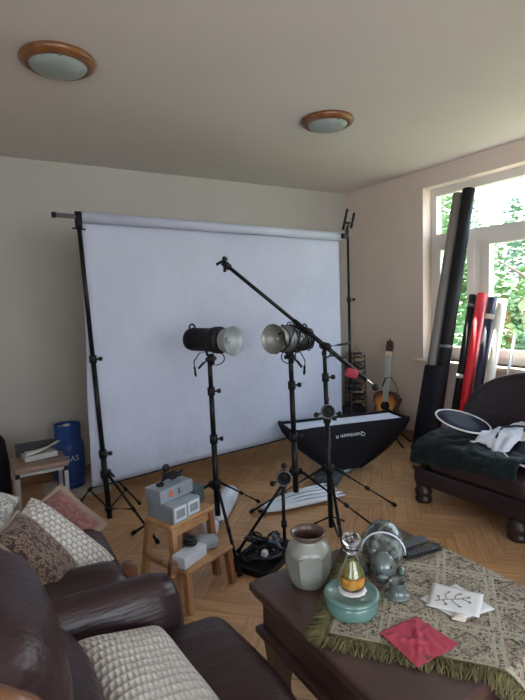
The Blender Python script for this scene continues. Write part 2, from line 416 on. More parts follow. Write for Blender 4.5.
# left and front walls, holed for added, unseen windows that brighten the room
w = MB(); wallbox(XL-.2, XL, -.2, YB, 0, H, w); wallbox(XL-.2, XL, YF-.2, -1.9, 0, H, w)
wallbox(XL-.2, XL, -1.9, -.2, 0, .84, w); wallbox(XL-.2, XL, -1.9, -.2, 2.35, H, w); struct('wall_left', w, PAINT)
w = MB(); wallbox(XL-.2, -.6, YF-.2, YF, 0, H, w); wallbox(2.4, XR+.25, YF-.2, YF, 0, H, w)
wallbox(-.6, 2.4, YF-.2, YF, 0, .7, w); wallbox(-.6, 2.4, YF-.2, YF, 2.4, H, w); struct('wall_front', w, PAINT)
struct('baseboard_back', wallbox(XL, XR, YB-.016, YB, 0, .075), BASEW, bevel=.004)
struct('baseboard_right', wallbox(XR-.016, XR, YF, YB-.016, 0, .075), BASEW, bevel=.004)

def win_frame(name, bars, panes, xf, th, m=PVC):
    w = MB()
    for k_, (y0, y1, z0, z1, d) in enumerate(bars): w.box((xf+d+.0006*k_, (y0+y1)/2, (z0+z1)/2), (th/2, (y1-y0)/2, (z1-z0)/2))
    f = struct(name, w, m)
    g = MB()
    for y0, y1, z0, z1 in panes: g.box((xf+.01, (y0+y1)/2, (z0+z1)/2), (.003, (y1-y0)/2, (z1-z0)/2))
    part('window_pane', g, WGLASS, f)
    return f
WGLASS = bpy.data.materials.new('window_glass'); WGLASS.use_nodes = True
nt = WGLASS.node_tree; nt.nodes.clear()
o_ = nt.nodes.new('ShaderNodeOutputMaterial'); mx_ = nt.nodes.new('ShaderNodeMixShader'); tr_ = nt.nodes.new('ShaderNodeBsdfTransparent'); gl_ = nt.nodes.new('ShaderNodeBsdfGlossy')
gl_.inputs['Roughness'].default_value = .02; mx_.inputs[0].default_value = .05; tr_.inputs[0].default_value = (.95, .98, .97, 1)
nt.links.new(tr_.outputs[0], mx_.inputs[1]); nt.links.new(gl_.outputs[0], mx_.inputs[2]); nt.links.new(mx_.outputs[0], o_.inputs[0])
XF = 4.03
bars = [(WY0, WY1, WZ1-.075, WZ1, 0), (WY0, WY1, WZ0, WZ0+.06, 0), (WY1-.06, WY1, WZ0, WZ1, 0), (WY0, WY0+.06, WZ0, WZ1, 0),
        (WY0, WY1, 1.96, 2.05, 0), (2.755, 2.845, WZ0, 1.97, 0), (1.60, 1.69, WZ0, 1.97, 0)]
panes = []
for y0, y1 in ((2.845, 3.27), (1.69, 2.755), (.61, 1.60)):
    s_ = .065
    bars += [(y0, y0+s_, .90, 1.96, -.025), (y1-s_, y1, .90, 1.96, -.025), (y0, y1, .90, .965, -.025), (y0, y1, 1.895, 1.96, -.025)]
    panes.append((y0+s_-.01, y1-s_+.01, .955, 1.905))
panes.append((.6, 3.28, 2.045, 2.42))
win_frame('window_1', bars, panes, XF, .07)
struct('trim_1', wallbox(3.80, 4.0, WY0-.04, WY1+.06, WZ0-.03, WZ0, ), SILL, bevel=.006)
# added out-of-view windows, left wall and behind the viewer (plain frames)
w = MB()
for a in ((-1.9, -1.84, .84, 2.35), (-.26, -.2, .84, 2.35), (-1.08, -1.02, .84, 2.35), (-1.9, -.2, .84, .9), (-1.9, -.2, 2.29, 2.35)):
    w.box((XL-.12, (a[0]+a[1])/2, (a[2]+a[3])/2), (.035, (a[1]-a[0])/2, (a[3]-a[2])/2))
struct('window_added_left', w, PVC)
w = MB()
for a in ((-.6, -.54, .7, 2.4), (2.34, 2.4, .7, 2.4), (.87, .93, .7, 2.4), (-.6, 2.4, .7, .76), (-.6, 2.4, 2.34, 2.4)):
    w.box(((a[0]+a[1])/2, YF-.12, (a[2]+a[3])/2), ((a[1]-a[0])/2, .035, (a[3]-a[2])/2))
struct('window_added_rear', w, PVC)

# ceiling lights
def ceil_lamp(x, y, label):
    t = thing('ceiling_light', label, 'ceiling light', (x, y, H), 0, 'round wood-rimmed ceiling lights')
    part('wooden_rim', MB().lathe((x, y, H), [(.12, 0), (.172, 0), (.178, -.012), (.170, -.026), (.155, -.036), (.140, -.040), (.132, -.034)][::1], n=56), LAMPW, t)
    part('glass_dome', MB().lathe((x, y, H), [(.136, -.034), (.122, -.048), (.095, -.060), (.06, -.067), (.02, -.070), (.0001, -.0705)], n=48), LAMPG, t)
    for k in range(3): a = 2*PI*k/3+.4; part('clip', MB().ball((x+.138*math.cos(a), y+.138*math.sin(a), H-.04), .007, 8, 6), GREYM, t)
    return t
ceil_lamp(.487, 2.645, 'round ceiling light with wooden rim, the nearer one at the left')
ceil_lamp(2.20, 2.70, 'round ceiling light with wooden rim, farther one near the window side')

# ------------------------------------------------------------------ stands
def collar(mb, p, d, r, l): d = V(d).normalized(); mb.cyl(V(p)-d*l/2, V(p)+d*l/2, r, n=14)
def stand(label, base, top, hub_z, low_z, feet, secs, r0=.0185, name='light_stand', group=None, clear=.03, brace=True):
    base, top = V(base), V(top); d = (top-base).normalized(); at = lambda z: base+d*((z-base.z)/d.z)
    t = thing(name, label, 'stand', (base.x, base.y, 0), 0, group)
    zs = [clear]+secs+[top.z]; r = r0
    for i in range(len(zs)-1):
        p = part('pole', MB().cyl(at(zs[i]), at(zs[i+1]), r, n=14), BLK, t)
        if i < len(zs)-2:
            m_ = MB(); collar(m_, at(zs[i+1]), d, r+.007, .05); part('pole_collar', m_, BLKP, t)
            k = MB(); q = at(zs[i+1]); k.cyl(q, q+V((.045, -.02, 0)), .006, n=8); k.cyl(q+V((.034, -.015, 0)), q+V((.054, -.024, 0)), .014, n=10); part('clamp_knob', k, BLKP, t)
        r -= .002
    h = MB(); collar(h, at(hub_z), d, r0+.012, .05)
    for fx, fy in feet:
        e = (V((fx, fy, 0))-V((at(hub_z).x, at(hub_z).y, 0))).normalized(); h.box(at(hub_z)+e*.03, (.016, .009, .018), rot3(math.atan2(e.y, e.x)))
    part('leg_hub', h, BLKP, t)
    if brace: h = MB(); collar(h, at(low_z), d, r0+.007, .035); part('lower_collar', h, BLKP, t)
    for fx, fy in feet:
        e = (V((fx, fy, 0))-V((at(hub_z).x, at(hub_z).y, 0))).normalized()
        a = at(hub_z)+e*.04; b = V((fx, fy, .012)); lg = part('leg', MB().tube([a, b], .0095, 10), BLK, t)
        part('rubber_foot', MB().cyl(lerp(a, b, .955), b, .014, .013, n=12), RUB, lg)
        m_ = lerp(a, b, .52)
        if brace: part('brace', MB().tube([at(low_z)+e*.02, m_], .0065, 8), BLK, t)
        jj = MB(); collar(jj, m_, b-a, .012, .03); part('brace_joint', jj, BLKP, t)
    return t, at

# backdrop stands + crossbar
bs1, at1 = stand('tall black stand holding the left end of the white backdrop', (.735, 3.305, 0), (.662, 3.298, 2.0), .34, .10,
      [(.61, 3.72), (.99, 3.46), (.90, 2.80)], [.48, 1.12], name='backdrop_stand', group='backdrop stands')
m_ = MB(); m_.cyl((.662, 3.27, 1.985), (.662, 3.33, 1.985), .008); m_.cyl((.662, 3.298, 1.96), (.662, 3.298, 2.06), .022, n=16); m_.cyl((.62, 3.285, 1.955), (.705, 3.31, 1.955), .005)
part('top_spigot', m_, BLKP, bs1)
bs2, at2 = stand('tall black stand holding the right end of the white backdrop by the corner', (3.12, 3.56, 0), (3.12, 3.562, 2.10), .34, .12,
      [(3.45, 3.62), (3.02, 4.0), (2.98, 3.50)], [.62, 1.45], name='backdrop_stand', group='backdrop stands', r0=.015)
m_ = MB(); m_.cyl((3.09, 3.562, 2.05), (3.15, 3.562, 2.05), .01); m_.cyl((3.08, 3.555, 2.10), (3.14, 3.565, 2.10), .012)
part('top_spigot', m_, CHR, bs2)
BD = V((.994, .106, 0)).normalized(); BP = V((.66, 3.298, 2.03)); bd = lambda s, z=2.03, off=0.: V((BP.x+BD.x*s-BD.y*off*-1, BP.y+BD.y*s-BD.x*off, z))
cb = MB().cyl(bd(-.15), bd(2.48), .014, n=14); cbr = solo('crossbar', cb, GREYM, 'thin grey metal crossbar sticking out left above the white backdrop', 'pole', tuple(bd(0)))
part('end_cap', MB().cyl(bd(-.155), bd(-.135), .018, n=14), BLKP, cbr)
# hook on right stand (twin prongs)
hk = thing('roller_hook', 'black H-shaped hook bracket on top of the right backdrop stand', 'hook', (3.09, 3.53, 2.04))
q0 = V((3.04, 3.50, 2.03)); up = V((.22, -.10, 1)).normalized(); sd = BD
hb = MB(); hb.cyl(q0, q0+up*.10, .011, n=10); hb.box(q0+V((-.01, 0, 0)), (.03, .02, .022)); part('bracket', hb, BLKP, hk)
for s_, lo, hi in ((-.052, .055, .245), (.048, .075, .215)):
    part('prong', MB().cyl(q0+sd*s_+up*lo, q0+sd*s_+up*hi, .012, n=10), BLKP, hk)
part('cross_piece', MB().cyl(q0+sd*-.055+up*.12, q0+sd*.05+up*.12, .012, n=10), BLKP, hk)
# backdrop
bk = thing('paper_backdrop', 'large white paper backdrop hanging from the crossbar between two stands', 'backdrop', tuple(bd(1.2, .26)))
part('paper_roll', MB().cyl(bd(.022, 2.03), bd(2.40, 2.03), .036, n=28), SHEET, bk)
def sheet(u, v):
    s = .024+2.365*u; z = 2.03-1.77*v
    off = -.040+.010*math.sin(s*5.3+.4)*v+.012*NZ.noise(V((s*2.2, z*1.4, 3)))*v
    s2 = s+.012*NZ.noise(V((0, z*2, 1)))*(1 if u < .01 else 0)-.045*v*(1-u)
    return bd(s2, z-.0*u, off)
part('hanging_sheet', MB().grid(sheet, 60, 44, .0015), SHEET, bk)
part('bottom_hem', MB().tube([sheet(i/20, 1)+V((0, 0, -.004)) for i in range(21)], .006, 8), BLKF, bk)

# flash stands
ls1, atl1 = stand('black light stand beside the wooden step stool carrying the left flash head', (1.262, 2.708, 0), (1.252, 2.706, 1.13), .33, .16,
      [(1.14, 2.20), (1.72, 2.98), (.80, 3.02)], [.62, .92], group='studio light stands', clear=.13, brace=False)
ls2, atl2 = stand('black light stand behind the sage vase carrying the cable-wrapped flash head', (1.722, 2.50, 0), (1.706, 2.497, 1.13), .38, .20,
      [(1.24, 2.42), (2.08, 2.04), (1.92, 2.98)], [.60, .93], group='studio light stands', clear=.24, r0=.019, brace=False)
def flash(pos, ax, label, length, wrapped=False):
    pos = V(pos); ax = V(ax).normalized(); t = thing('flash_head', label, 'studio flash', tuple(pos))
    u, w_ = frame(ax)
    back = pos-ax*length*.56; fr = pos+ax*length*.29; bm_ = MB()
    bm_.lathe(back, [(.001, 0), (.055, 0), (.066, .008), (.070, length*.45), (.074, length*.60), (.080, length*.66), (.082, length*.80), (.070, length*.83), (.001, length*.835)], ax, 28)
    part('body', bm_, GREYM if wrapped else BLKP, t)
    fn = MB()
    for k in range(6): fn.torus(back+ax*(length*(.10+.07*k)), .069, .003, ax, 28, 6)
    part('cooling_rib', fn, BLKP, t)
    part('reflector', MB().lathe(fr, [(.066, .01), (.072, .03), (.082, .06), (.0875, .078), (.0895, .081), (.0865, .082), (.078, .055), (.062, .025), (.040, .012), (.001, .010)], ax, 40), ALU if wrapped else REFL, t)
    part('bulb', MB().ball(fr+ax*.035, (.018, .018, .018)), REFL, t)
    # bracket and handle
    br = MB(); lo = pos+V((0, 0, -.115)); br.tube([pos-ax*.0+u*.066, lo+u*.04+V((0, 0, .03)), lo], .009, 8); br.cyl(lo+V((0, 0, -.035)), lo+V((0, 0, .03)), .017, n=12)
    br.cyl(lo-u*.03, lo+u*.045, .014, n=12); part('tilt_bracket', br, BLKP, t)
    hd = MB(); a = lo-ax*.01; hd.tube([a, a-ax*.06+V((0, 0, -.03)), a-ax*.10+V((0, 0, -.065))], .008, 8); part('tilt_handle', hd, BLKP, t)
    part('carry_handle', MB().torus(back-ax*.0+ax*.03+V((0, 0, .068)), .025, .006, u, 16, 6), BLKP, t)
    # cable with switch
    c = MB(); s0 = pos+V((0, 0, -.07))-ax*.02; c.tube([s0, s0-ax*.08+V((0, 0, -.015)), s0-ax*.13+V((0, 0, -.07)), s0-ax*.125+V((0, 0, -.11))], .0035, 6); part('cable', c, CORD, t)
    part('cable_plug', MB().tube([s0-ax*.125+V((0, 0, -.105)), s0-ax*.12+V((0, 0, -.15)), s0-ax*.115+V((0, 0, -.165))], [.008, .009, .004], 8), CORD, t)
    c = MB(); c.tube([s0+ax*(.10*math.sin(a_)+.02)+V((0, 0, -.03-.055*math.cos(a_*.9+PI)*-1)) for a_ in [x_*.35 for x_ in range(10)]], .0035, 6); part('cable', c, CORD, t)
    if wrapped:
        for k in range(11):
            c = MB(); o = (-.06+.016*k); rr = .071+.006*(k % 3)
            pts = []
            for i in range(21):
                a_ = 2*PI*i/20; tw = .05*math.sin(a_+k)
                pts.append(pos+ax*(o+tw-.03)+(u*math.cos(a_)+w_*math.sin(a_))*(rr+(.02 if math.sin(a_*2+k) > .6 else 0)))
            c.tube(pts, .0038, 6); part('wrapped_cable', c, CORD, t)
        h_ = MB(); h_.tube([fr+ax*.02+u*0+V((0, 0, .03)), fr+ax*.07-u*.07+V((0, 0, .045)), fr+ax*.10-u*.10, fr+ax*.08-u*.10+V((0, 0, -.045)), fr+ax*.03-u*.06+V((0, 0, -.05))], .007, 8)
        part('strap_loop', h_, CORD, t)
    return t
flash((1.262, 2.695, 1.236), (.40, -.91, -.01), 'black studio flash head with open silver reflector facing right on its stand', .32)
flash((1.705, 2.49, 1.222), (-.93, -.33, .07), 'grey studio flash head wrapped in black cables, reflector facing left', .33, True)

# boom stand, arm, counterweight
ls3, atb = stand('black boom stand standing in front of the softbox', (1.88, 2.352, 0), (1.857, 2.352, 1.17), .40, .06,
      [(2.46, 2.362), (1.58, 2.86), (1.60, 1.87)], [.72, .98], group='studio light stands', clear=.02, r0=.0165, brace=False)
sp = MB()
for k in range(3):
    a = 2*PI*k/3+.2; sp.tube([(1.88, 2.352, .09), (1.88+.13*math.cos(a), 2.352+.13*math.sin(a), .015)], .008, 8)
part('spreader_foot', sp, BLK, ls3)
bpv = V((1.857, 2.352, 1.185)); bdir = (V((2.136, 2.195, .895))-V((1.341, 2.674, 1.701)))
arm = thing('boom_arm', 'long black boom arm slanting down across the backdrop from upper left', 'boom arm', (1.857, 2.352, 1.185))
A0, A1 = V((1.355, 2.655, 1.69)), V((2.13, 2.19, .90))
part('outer_tube', MB().cyl(lerp(A0, A1, .45), lerp(A0, A1, .93), .0145, n=12), BLK, arm)
part('inner_tube', MB().cyl(A0, lerp(A0, A1, .5), .0115, n=12), BLK, arm)
part('steel_end', MB().cyl(lerp(A0, A1, .80), A1, .010, n=12), CHR, arm, 'bare steel lower end')
m_ = MB(); m_.ball(lerp(A0, A1, .99), .022); part('end_knob', m_, BLKP, arm)
m_ = MB(); m_.cyl(lerp(A0, A1, -.01), lerp(A0, A1, .035), .02, n=12); m_.cyl(A0+V((-.045, .02, -.005)), A0+V((.02, 0, .03)), .009, n=8); m_.cyl(A0, A0+V((0, 0, -.05)), .010, n=8); m_.ball(A0+V((0, 0, .03)), .014, 10, 6)
part('grip_head', m_, BLKP, arm)
m_ = MB(); cp = lerp(A0, A1, .655); m_.cyl(cp-V((.02, .05, 0)), cp+V((.02, .05, 0)), .024, n=14); m_.tube([cp+V((-.02, -.04, 0)), cp+V((.05, -.08, .01)), cp+V((.12, -.09, .015))], .007, 8); m_.torus(cp+V((-.015, -.03, -.04)), .025, .005, (.5, .8, 0), 16, 6)
m_.tube([cp+V((0, -.05, -.055)), cp+V((.04, -.07, -.065)), cp+V((.09, -.09, -.075))], .006, 8)
part('pivot_clamp', m_, BLKP, arm)
cw = lerp(A0, A1, .83)
mm_ = MB().rbox(cw+V((0, -.006, -.03)), (.042, .016, .026), .012, rot3(R(-31), R(25), 0), 5, (0, .01, .005), .012, 3.)
solo('counterweight_bag', mm_, RED, 'small red and pink cloth pouch hanging on the lower boom arm', 'pouch', tuple(cw))

# three-knob clamps + small stand
def knobclamp(c, label, face, angs=(90, 200, -20), grp='round clamps with three knobs'):
    c = V(c); face = V(face).normalized(); t = thing('stand_clamp', label, 'clamp', tuple(c), 0, grp)
    u = V((.857, -.515, 0)); w_ = V((0, 0, 1))
    part('disc', MB().lathe(c-face*.02, [(.001, 0), (.036, 0), (.043, .006), (.043, .03), (.040, .036), (.034, .036), (.032, .026), (.014, .024), (.012, .034), (.001, .034)], face, 36), BLKP, t)
    part('rim_ring', MB().torus(c+face*.016, .041, .0035, face, 36, 8), GREYM, t)
    for a in angs:
        d = u*math.cos(R(a))+w_*math.sin(R(a)); k = MB(); k.cyl(c+d*.04, c+d*.062, .005, n=8); k.ball(c+d*.073, .0165, 12, 8); part('knob', k, BLKP, t)
    return t
fc = V((-.5, -.85, .12))
knobclamp(atb(.772)+fc.normalized()*.05, 'round black clamp with three knobs on the boom stand', fc, (95, 195, -15))
ss = thing('small_stand', 'thin short black stand behind the sage vase', 'stand', (1.485, 2.29, 0))
SB = V((1.485, 2.29, 0))
part('pole', MB().cyl(SB+V((0, 0, .04)), SB+V((0, 0, .43)), .010, n=12), BLK, ss)
for z in (.06, .17): m_ = MB(); collar(m_, SB+V((0, 0, z)), (0, 0, 1), .017, .035); part('pole_collar', m_, BLKP, ss)
for a in (30, 150, 270): part('leg', MB().tube([SB+V((0, 0, .065)), SB+V((.15*math.cos(R(a)), .15*math.sin(R(a)), .008))], .008, 8), BLK, ss)
knobclamp(SB+V((.0, -.012, .448)), 'round black clamp with pale rim topping the thin short stand', fc, (88, 205))

# ------------------------------------------------------------------ softbox
sbx = thing('strip_softbox', 'black strip softbox lying with its white diffuser face up on the floor', 'softbox', (2.66, 3.13, 0))
sc = V((2.67, 3.135, .43)); su = V((1.0, -.255, 0)).normalized(); sv = V((.255, 1.0, 0)).normalized()
rings = []
prof = [(.525, .150, .44), (.530, .152, .425), (.50, .142, .36), (.44, .125, .28), (.355, .105, .19), (.25, .085, .11), (.16, .07, .055), (.12, .06, .03)]
for hl, hw, z in prof:
    ring = []
    P_ = [(-hl, -hw), (hl, -hw), (hl, hw), (-hl, hw)]
    sh = V((-.02, 0, 0))*(.43-z)
    for a in range(4):
        p, q = P_[a], P_[(a+1) % 4]
        for k in range(6):
            t_ = k/6; bow = -.012*math.sin(PI*t_)*(z/.44)
            x_ = p[0]*(1-t_)+q[0]*t_; y_ = p[1]*(1-t_)+q[1]*t_
            ring.append(V((sc.x, sc.y, z))+su*x_+sv*(y_*(1+bow*3))+sh)
    rings.append(ring)
part('shell', MB().ring_loft(rings, cap=False), BLKF, sbx)
part('diffuser', MB().grid(lambda u, v: V((sc.x, sc.y, .425-.015*math.sin(PI*u)*math.sin(PI*v)))+su*(1.02*(u-.5))+sv*(.272*(v-.5)), 20, 8, .002), WHT, sbx, 'taut white diffuser face')
part('edge_piping', MB().tube([rings[0][i % 24] for i in range(25)], .006, 6), BLKF, sbx)
for k in (0, 6, 12, 18): part('corner_rod', MB().tube([r_[k]+(r_[k]-V((sc.x, sc.y, r_[k].z))).normalized()*.003 for r_ in rings], .006, 6), BLKP, sbx)
for k in (0, 6, 12, 18): part('corner_cap', MB().ball(rings[0][k], .014, 10, 6), BLKP, sbx)
part('speed_ring', MB().lathe((sc.x-.01, sc.y, .002), [(.075, 0), (.08, .01), (.08, .03), (.07, .034), (.03, .03)], n=32), GREYM, sbx)
n_ = (rings[2][3]-rings[3][3]); tn = su
org = lerp(rings[1][2], rings[3][2], .55); fdir = (rings[1][2]-rings[3][2]).normalized(); nrm = su.cross(fdir); nrm = nrm if nrm.y < 0 else -nrm
txt = text_mb('Quantuum', .052, org+nrm*.006+su*.17, -su, -fdir, .001); part('printed_name', txt, LABEL, sbx, 'upside-down white lettering')
txt = text_mb('III', .036, org+nrm*.006+su*.03, -su, -fdir, .001); part('printed_name', txt, LABEL, sbx, 'small white mark')
# dark folded bag left of the softbox
fb = MB().rbox((2.40, 3.02, .035), (.13, .10, .034), .025, rot3(R(35), 0, R(6)), 8, (0, 0, .012), .012, 1.)
solo('equipment_pouch', fb, mat('charcoal_nylon', (.05, .06, .075), .5, bump=(16, .7, .02)), 'dark grey folded nylon bag on the floor left of the softbox', 'bag', (2.40, 3.02, 0))

# ------------------------------------------------------------------ folded umbrella and white tube
um = thing('photo_umbrella', 'folded translucent white photo umbrella lying across the floor', 'umbrella', (1.95, 2.82, 0))
P0, P1 = V((1.64, 2.80, .03)), V((2.26, 2.78, .045)); axu = (P1-P0).normalized(); perp = V((-axu.y, axu.x, 0)).normalized()
for k in range(9):
    o = (k-4)/4
    pts = [lerp(P0, P1, t_)+perp*(o*(.03+.10*t_**.8)*1.0)+V((0, 0, .02*math.sin(PI*t_)*(1-abs(o)*.6)+.008*(k % 2))) for t_ in [i/8 for i in range(9)]]
    part('canopy_fold', MB().tube(pts, [.006+.022*math.sin(PI*min(1, t_*.9+.1)) for t_ in [i/8 for i in range(9)]], 8, .8), UMB, um)
    if k % 2 == 0: part('rib', MB().tube([p+V((0, 0, .024*math.sin(PI*min(1, i/8*.9+.1)))) for i, p in enumerate(pts)], .0025, 6), GREYM, um)
part('shaft', MB().cyl(P0-axu*.02+V((0, 0, .01)), P1+axu*.05+V((0, 0, .01)), .005, n=8), CHR, um)
part('tip_cover', MB().box(P0+axu*.02, (.05, .012, .008), rot3(math.atan2(axu.y, axu.x))), BLKP, um)
tb = thing('wrapped_tube', 'white plastic-wrapped roll lying between the light stand legs', 'roll', (1.42, 2.92, 0))
T0, T1 = V((1.235, 2.74, .07)), V((1.565, 3.12, .07))
part('wrap', MB().tube([lerp(T0, T1, t_)+V((0, 0, .004*math.sin(9*t_))) for t_ in [i/10 for i in range(11)]], [.05, .062, .066, .066, .065, .066, .066, .065, .066, .064, .058], 20), TUBE, tb)
part('crumpled_end', MB().rbox(T0-(T1-T0).normalized()*.03+V((0, 0, -.01)), (.05, .045, .04), .03, rot3(.8), 5, (0, 0, .01), .03, 5.), TUBE, tb)
part('label_strip', MB().tube([lerp(T0, T1, t_)+V((-.02, .02, .058)) for t_ in (.45, .7, .97)], .012, 6, .3), GREYP, tb)

# ------------------------------------------------------------------ tray of cables
by = thing('cable_crate', 'low black crate beside the table corner holding tangled cables', 'crate', (1.33, 2.28, 0), R(28))
M3 = rot3(R(28)); bc = V((1.33, 2.28, 0)); lw = lambda x, y, z: bc+M3@V((x, y, z))
m_ = MB(); m_.box(lw(0, 0, .005), (.16, .12, .005), M3)
for sx, sy, hx, hy in ((.16, 0, .005, .12), (-.16, 0, .005, .12), (0, .12, .16, .005), (0, -.12, .16, .005)): m_.box(lw(sx, sy, .018), (hx, hy, .018), M3)
part('tray', m_, BLKP, by)
rnd = random.Random(3)
for k in range(18):
    c = MB(); cx, cy = rnd.uniform(-.13, .13), rnd.uniform(-.09, .09); pts = []
    rr = rnd.uniform(.025, .055); tl = V((rnd.uniform(-.8, .8), rnd.uniform(-.8, .8), 1)).normalized(); u, w_ = frame(tl)
    for i in range(28):
        a = i*.62; pts.append(lw(cx, cy, .055+.02*(k % 3))+(u*math.cos(a)+w_*math.sin(a))*(rr+.01*math.sin(i*1.7+k)))
    for p in pts: p.z = max(p.z, .02)
    solo('coiled_cable', c.tube(pts, rnd.uniform(.0035, .006), 6), CORD if k % 4 else CORDG, 'tangled dark cable heaped in the low crate on the floor', 'cable', tuple(lw(cx, cy, .03)), 'tangled cables in the crate')
solo('cable_plug', MB().rbox(lw(-.06, -.05, .085), (.018, .016, .016), .008, M3, 3, (0, 0, .004), .006), LABEL, 'small white plug among the cables in the crate', 'plug', tuple(lw(-.06, -.05, .07)))
solo('cable_reel', MB().lathe(lw(.06, -.06, .08), [(.045, -.028), (.05, -.024), (.05, -.016), (.03, -.01), (.03, .01), (.05, .016), (.05, .024), (.045, .028)], (.7, -.5, .5), 24), mat('blue_grey_plastic', (.14, .17, .24), .3), 'blue-grey spool half buried among the crate cables', 'spool', tuple(lw(.06, -.06, .06)))
solo('adapter_box', MB().rbox(lw(.12, -.02, .085), (.03, .024, .03), .006, rot3(.9, .3), 3, (0, 0, 0)), GREYM, 'dark grey adapter block at the vase side of the cable crate', 'adapter', tuple(lw(.12, -.02, .06)))

# ------------------------------------------------------------------ step stool and its things
su_ = V((.934, .358, 0)).normalized(); sv_ = V((-su_.y, su_.x, 0)); so = V((.775, 2.2, 0)); ang = math.atan2(su_.y, su_.x)
sl = lambda a, b, z: so+su_*a+sv_*b+V((0, 0, z)); SR = rot3(ang)
st = thing('step_stool', 'small wooden two-step stool with boxes piled on it', 'step stool', tuple(sl(.15, .1, 0)), ang)
part('top_board', MB().rbox(sl(.15, .10, .37), (.155, .10, .012), .008, SR, 3, (0, 0, 0)), PINE, st)
part('lower_step', MB().rbox(sl(.127, -.045, .195), (.165, .09, .011), .008, SR, 3, (0, 0, 0)), PINE, st)
def slat(a, b, hx, hy, m, nm):
    d = (V(b)-V(a)); z = d.normalized(); x = su_-z*su_.dot(z); x.normalize(); y = z.cross(x)
    part(nm, MB().box((V(a)+V(b))/2, (hx, hy, d.length/2), basis(x, y, z)), m, st, bevel=.003)
slat(sl(.02, .02, .36), sl(.0, -.02, .0), .016, .018, PINE, 'leg'); slat(sl(.28, .02, .36), sl(.30, -.0, .0), .016, .018, REDW, 'leg')
slat(sl(.02, .19, .36), sl(.0, .24, .0), .016, .018, PINE, 'leg'); slat(sl(.28, .19, .36), sl(.30, .24, 0), .016, .018, REDW, 'leg')
slat(sl(-.015, -.11, .185), sl(-.025, -.13, 0), .015, .017, PINE, 'leg'); slat(sl(.27, -.11, .185), sl(.285, -.125, 0), .015, .017, REDW, 'leg')
slat(sl(.02, .03, .335), sl(.28, .03, .3351), .010, .018, PINE, 'rail') if False else part('rail', MB().box(sl(.15, .02, .335), (.12, .009, .02), SR), PINE, st)
part('rail', MB().box(sl(.005, .05, .172), (.009, .16, .014), SR), PINE, st); part('rail', MB().box(sl(.285, .05, .172), (.009, .16, .014), SR), REDW, st)
def carton(c, h, rz, m, label, cat='box', lab_face=None, name='carton', grp=None, marks=True):
    t = thing(name, label, cat, (c[0], c[1], c[2]-h[2]), rz, grp); M_ = rot3(rz); c = V(c)
    part('card_body', MB().box(c, h, M_), m, t, bevel=.002)
    part('lid_flap', MB().box(c+V((0, 0, h[2]+.0008)), (h[0]*.96, h[1]*.96, .001), M_), m, t)
    if lab_face == '-y': part('label_panel', MB().box(c+M_@V((0, -h[1]-.0006, 0)), (h[0]*.84, .0008, h[2]*.84), M_), LABEL, t); part('label_print', MB().box(c+M_@V((0, -h[1]-.0016, 0)), (h[0]*.6, .0006, h[2]*.5), M_), SILV, t)
    return t, M_
zt = .382
carton(sl(.065, .10, zt+.044), (.047, .098, .043), ang, SILV, 'silver flash carton at the left front of the step stool top', lab_face='-y')
carton(sl(.163, .105, zt+.042), (.046, .095, .041), ang, SILV, 'silver flash carton standing right of its twin on the stool top', lab_face='-y')
t, M_ = carton(sl(.115, .135, zt+.089+.034), (.110, .058, .033), ang, SILV, 'silver carton lying across the two lower cartons')
part('orange_logo', MB().box(sl(.075, .0765, zt+.124), (.010, .0008, .016), M_), ORNG, t)
part('dark_mark', MB().box(sl(.13, .0765, zt+.124), (.007, .0008, .016), M_), GREYM, t)
carton(sl(.262, .13, zt+.05), (.042, .055, .047), ang+.15, DKGRN, 'dark green-black box at the right end of the stool top')
# gadget on top: ball on rod and cable tangle
gz = zt+.158
gd = thing('mini_microphone', 'small black ball-tipped rod rising from the top carton', 'microphone', tuple(sl(.07, .16, gz)))
g0 = sl(.06, .14, gz)
part('base_disc', MB().cyl(g0, g0+V((0, 0, .012)), .02, n=16), BLKP, gd); part('rod', MB().tube([g0+V((0, 0, .01)), g0+V((.015, -.01, .04)), g0+V((.02, -.015, .075))], .005, 8), BLK, gd)
m_ = MB(); m_.ball(g0+V((.03, -.018, .092)), (.02, .014, .02)); part('ball_head', m_, BLKP, gd)
rnd = random.Random(5)
for k in range(4):
    cx, cy = .11+.03*k, .14+.02*(k % 2); pts = []
    for i in range(22):
        a = i*.7+k; pts.append(sl(cx, cy, gz+.012+.012*(1+math.sin(i*1.3+k)))+V((math.cos(a)*.03, math.sin(a)*.022, 0)))
    solo('sync_cable', MB().tube(pts, .0035, 6), CORD, 'loose black sync cable piled on the top carton', 'cable', tuple(sl(cx, cy, gz)), 'loose cables on the top carton')
# lower step items
carton(sl(.055, -.06, .207+.027), (.085, .040, .026), ang+.12, LABEL, 'pale silver carton on the lower step of the stool')
solo('coiled_strap', MB().torus(sl(.09, -.03, .275), .024, .012, (.2, .1, 1), 20, 8).torus(sl(.09, -.03, .295), .02, .011, (.5, -.2, 1), 20, 8), CORD, 'black coiled strap resting on the lower step carton', 'strap', tuple(sl(.09, -.03, .266)))
solo('cable_bag', MB().rbox(sl(.20, -.035, .238), (.055, .038, .028), .025, rot3(ang-.6, .1), 6, (0, 0, .01), .02, 2.), BAGC, 'crumpled clear plastic bag of cable on the right of the lower step', 'bag', tuple(sl(.20, -.035, .206)))

# ------------------------------------------------------------------ guitar, stand, tower
gt = thing('acoustic_guitar', 'sunburst acoustic guitar leaning upright at the right wall', 'guitar', (3.62, 3.60, .03))
